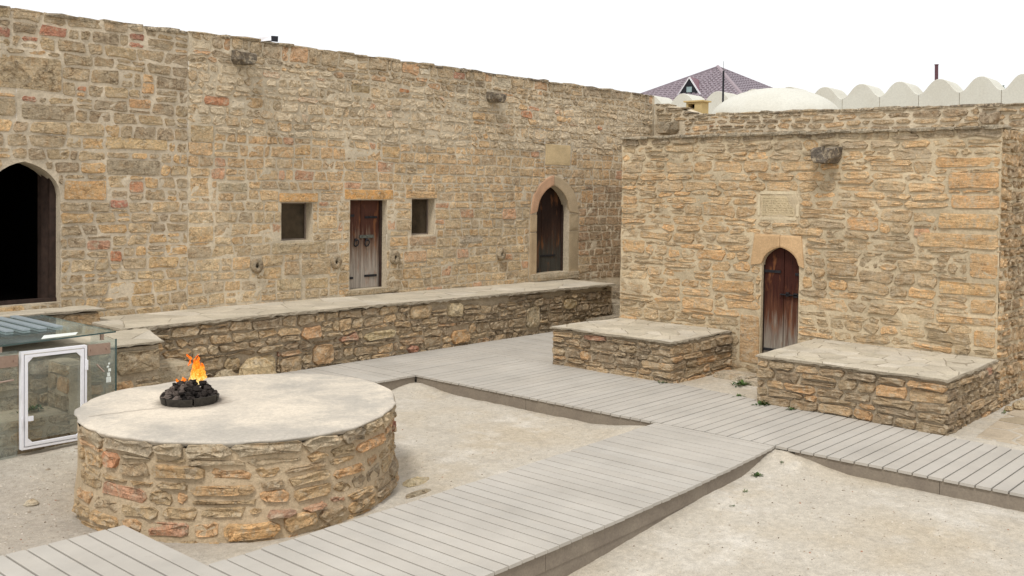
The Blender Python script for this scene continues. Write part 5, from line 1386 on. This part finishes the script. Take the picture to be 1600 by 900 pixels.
# small yellow vent block with its cap
cy_ = empty('vent_block', (19.5, 12.0, 4.3), 'small yellow block vent with flat cap on the roof behind the wall corner', 'vent')
b = MB(); x0, x1, y0, y1, z0_, z1_ = 19.4, 19.7, 11.80, 12.20, 4.02, 4.53
b.box((x0, y0, z0_), (x1, 11.98, z1_)); b.box((x0, 12.15, z0_), (x1, y1, z1_)); b.box((x0, 11.98, z0_), (x1, 12.15, 4.38)); b.box((x0, 11.98, 4.49), (x1, 12.15, z1_)); b.build('vent_body', M['yellow'], cy_)
MB().box((x0-.04, y0-.05, z1_+.002), (x1+.04, y1+.05, z1_+.035)).build('cap', M['yellow'], cy_)
MB().box((x0+.2, 11.981, 4.38), (x0+.3, 12.149, 4.49)).build('opening_shade', M['black'], cy_)  # black block in the hole; its colour stands in for shade
# low roof behind the corner carrying the vent
rf = MB().box((18.75, 9.0, 3.9), (20.9, 13.0, 4.02)).build('flat_roof', M['mortar_low']); tag(rf, 'low flat roof slab behind the wall corner under the yellow vent', 'roof')
mp_ = empty('flue_pipe', (29, 9.6, 4), 'rusty purple pipe standing up behind the white parapet', 'pipe')
MB().tube((27.0, 9.3, 4.2), (27.0, 9.33, 5.93), .045, n=10).build('pipe_shaft', M['pipe'], mp_); MB().tube((27.0, 9.33, 5.93), (27.0, 9.33, 5.95), .055, n=10).build('pipe_lip', M['pipe'], mp_)
pm_ = empty('antenna_pole', (24.5, 14.3, 4), 'thin dark antenna pole in front of the tiled roof', 'pole')
MB().tube((24.5, 14.22, 4.2), (24.5, 14.22, 5.88), .028, n=8).build('pole_shaft', M['pole'], pm_); MB().tube((24.5, 14.22, 5.88), (24.5, 14.22, 6.15), .006, n=6).build('pole_tip', M['rusty'], pm_)

# house with hipped tile roof
def ray_at(px_, py_, zz):
    cyp = 297+F*math.tan(math.radians(1.5)); d = fw+rt2*((px_-800)/F)-up2*((py_-cyp)/F); t_ = (zz-CAM_H)/d.z; return Vector((0, 0, CAM_H))+d*t_
M['tile_edge'] = plain('tile_edge', lin(124, 112, 118))
hs = empty('house', (54, 38, 0), 'distant house with purple-brown hipped tile roof and triangular dormer', 'house')
EZ = 8.3
C0 = Vector((54.1, 30.0, EZ)); Lc = Vector((52.0, 37.4, EZ)); Rc = Vector((58.6, 28.3, EZ)); Bc = Vector((63.0, 38.5, EZ)); A0 = Vector((58.0, 34.1, 10.72))
Cb = C0
def tint_tile(mb, a, b, c, rows, cols, ca, cb2):
    """triangle a-b eave, c apex as overlapping rows of tiles"""
    for r in range(rows):
        f0, f1 = r/rows, (r+1)/rows
        e0, e1 = a.lerp(c, f0), b.lerp(c, f0); g0, g1 = a.lerp(c, f1), b.lerp(c, f1)
        nc = max(1, int(cols*(1-f0)))
        nrm = (b-a).cross(c-a).normalized()
        if nrm.z < 0: nrm = -nrm
        for k in range(nc):
            p, q = e0.lerp(e1, k/nc), e0.lerp(e1, (k+1)/nc); s_, t_ = g0.lerp(g1, k/nc), g0.lerp(g1, (k+1)/nc)
            m1, m2 = p.lerp(q, .5), s_.lerp(t_, .5); up_ = nrm*.11; lo = nrm*.015
            V = [p+lo, p.lerp(q, .28)+up_, p.lerp(q, .72)+up_, q+lo, s_, s_.lerp(t_, .28)+nrm*.04, s_.lerp(t_, .72)+nrm*.04, t_, p-nrm*.05, q-nrm*.05]
            mb.add(V, [(0, 1, 5, 4), (1, 2, 6, 5), (2, 3, 7, 6), (8, 9, 3, 0), (0, 3, 2, 1)]); cc_ = mulc(ca, random.Random(r*77+k).uniform(.85, 1.1))+(0,); pale = mixc(ca, (.50, .47, .50), .5)+(0,); mb.T += [pale, cc_, pale, cc_, cc_, cc_, pale, cc_, mulc(ca, .4)+(0,), mulc(ca, .4)+(0,)]  # riser below each tile lip tinted dark as painted shade
M['tile'] = tint_mat('roof_tile', rough=.45, bs=0, sc_=3, var=.05)
rt_ = MB(); tint_tile(rt_, C0, Lc, A0, 16, 26, lin(140, 126, 132), None); rt_.build('tiled_slope', M['tile'], hs, kind='stuff')
rt_ = MB(); tint_tile(rt_, Rc, C0, A0, 16, 24, lin(126, 112, 120), None); rt_.build('tiled_slope', M['tile'], hs, kind='stuff')  # same tiles, darker tint paints the shaded right slope
rt_ = MB().add([Lc, Bc, A0, Rc], [(0, 1, 2), (1, 3, 2)], lin(150, 120, 126)+(0,)); rt_.build('rear_slope', M['tile'], hs)
MB().tube(C0, A0+Vector((0, 0, .08)), .13, n=8).build('ridge_cap', M['ridge'], hs); MB().tube(Lc, A0+Vector((0, 0, .08)), .07, n=8).build('ridge_cap', M['tile_edge'], hs); MB().tube(Rc, A0+Vector((0, 0, .08)), .07, n=8).build('ridge_cap', M['tile_edge'], hs)
hc = (C0+Lc+Rc+Bc)/4; hv = [hc+(q-hc)*.93 for q in (C0, Rc, Bc, Lc)]
MB().add([(q.x, q.y, 0) for q in hv]+[(q.x, q.y, EZ-.05) for q in hv], [(0, 1, 5, 4), (1, 2, 6, 5), (2, 3, 7, 6), (3, 0, 4, 7)]).build('wall', M['housewall'], hs)
MB().tube(C0+Vector((-.1, -.1, -.1)), Lc+Vector((-.1, 0, -.1)), .1, n=6).build('gutter', M['ridge'], hs)
# dormer on the left slope
ev = (Lc-C0).normalized(); nh = Vector((-ev.y, ev.x, 0)); nh = nh if nh.x < 0 else -nh
mid = C0.lerp(Lc, .5); run = (A0-mid).dot(-nh); rise = (A0.z-EZ)/run
def on_slope(q, k): return C0+ev*q-nh*k+Vector((0, 0, rise*k))
Q = 3.55; KB = .75; hw = .62; gh_ = 1.02
b0 = on_slope(Q, KB)+nh*.12
dr_ = empty('dormer', b0, parent=hs)
pa, pb, pt = b0-ev*hw, b0+ev*hw, b0+Vector((0, 0, gh_))
back = gh_/rise+.15
mesh('gable', [pa, pb, pt, pa-nh*.1, pb-nh*.1, pt-nh*.1], [(0, 1, 2), (3, 5, 4)], M['pole'], dr_)
for s_, pp in ((-1, pa), (1, pb)):
    MB().tube(pp+nh*.04+ev*s_*.1-Vector((0, 0, .08)), pt+nh*.04, .05, n=4).build('barge_board', M['whitemetal'], dr_)
    o1 = pp+ev*s_*.14-Vector((0, 0, .12)); mesh('dormer_roof', [o1+nh*.1, pt+nh*.1+Vector((0, 0, .06)), pt-nh*back+Vector((0, 0, .06)), o1-nh*.05], [(0, 1, 2, 3)], M['tile'], dr_, tint=lin(132, 98, 106)+(0,))
wz = b0+nh*.03; mesh('dormer_window', [wz-ev*.17+Vector((0, 0, .08)), wz+ev*.17+Vector((0, 0, .08)), wz+ev*.17+Vector((0, 0, .42)), wz-ev*.17+Vector((0, 0, .42))], [(0, 1, 2, 3)], M['window'], dr_)

# treetops just showing over the parapet
M['bark'] = plain('bark', lin(90, 78, 66), .9)
for k, (x, y, zt_, lab) in enumerate([(34, 16.75, 6.15, 'small treetop peeping up between dome and parapet'), (34, 15.85, 6.22, 'thin leafy treetop over the first small bay right of the dome'), (34, 14.95, 6.0, 'slight treetop in the dip right of the first small bay'), (34, 9.75, 6.02, 'leafy twig tips in the last dip near the right edge')]):
    tr_e = empty('tree', (x, y, 0), lab, 'tree', 'trees beyond the parapet'); rng = random.Random(200+k)
    tk = MB(); tk.tube((x, y, 0), (x+.1, y, 4.2), .14, .07, n=8)
    for q in range(7):
        a = rng.random()*6.28; tk.tube((x+.1, y, 3.2+.2*q), (x+.1+.5*math.cos(a), y+.3*math.sin(a), 4.6+.2*q), .035, .01, n=5)
    tk.build('trunk', M['bark'], tr_e)
    cr_ = MB()
    for q in range(900):
        a = rng.random()*6.28; r = (rng.random()**.6)*(.42 if rng.random() < .8 else .2); zz = zt_-rng.random()**1.3*2.6
        w_ = .10+.5*(1-math.exp(-(zt_-zz)*.9)); px3, py3 = x+.1+math.cos(a)*r*w_*2, y+math.sin(a)*r*w_*1.6
        s_ = rng.uniform(.03, .07); d1 = Vector((rng.gauss(0, 1), rng.gauss(0, 1), rng.gauss(0, 1))).normalized(); d2 = d1.orthogonal().normalized()
        p = Vector((px3, py3, zz)); cr_.add([p-d1*s_, p+d2*s_*.5, p+d1*s_, p-d2*s_*.5], [(0, 1, 2, 3)], mulc((.05, .09, .025), rng.uniform(.6, 1.5))+(0,))
    cr_.build('crown', M['leaf'], tr_e, kind='stuff')
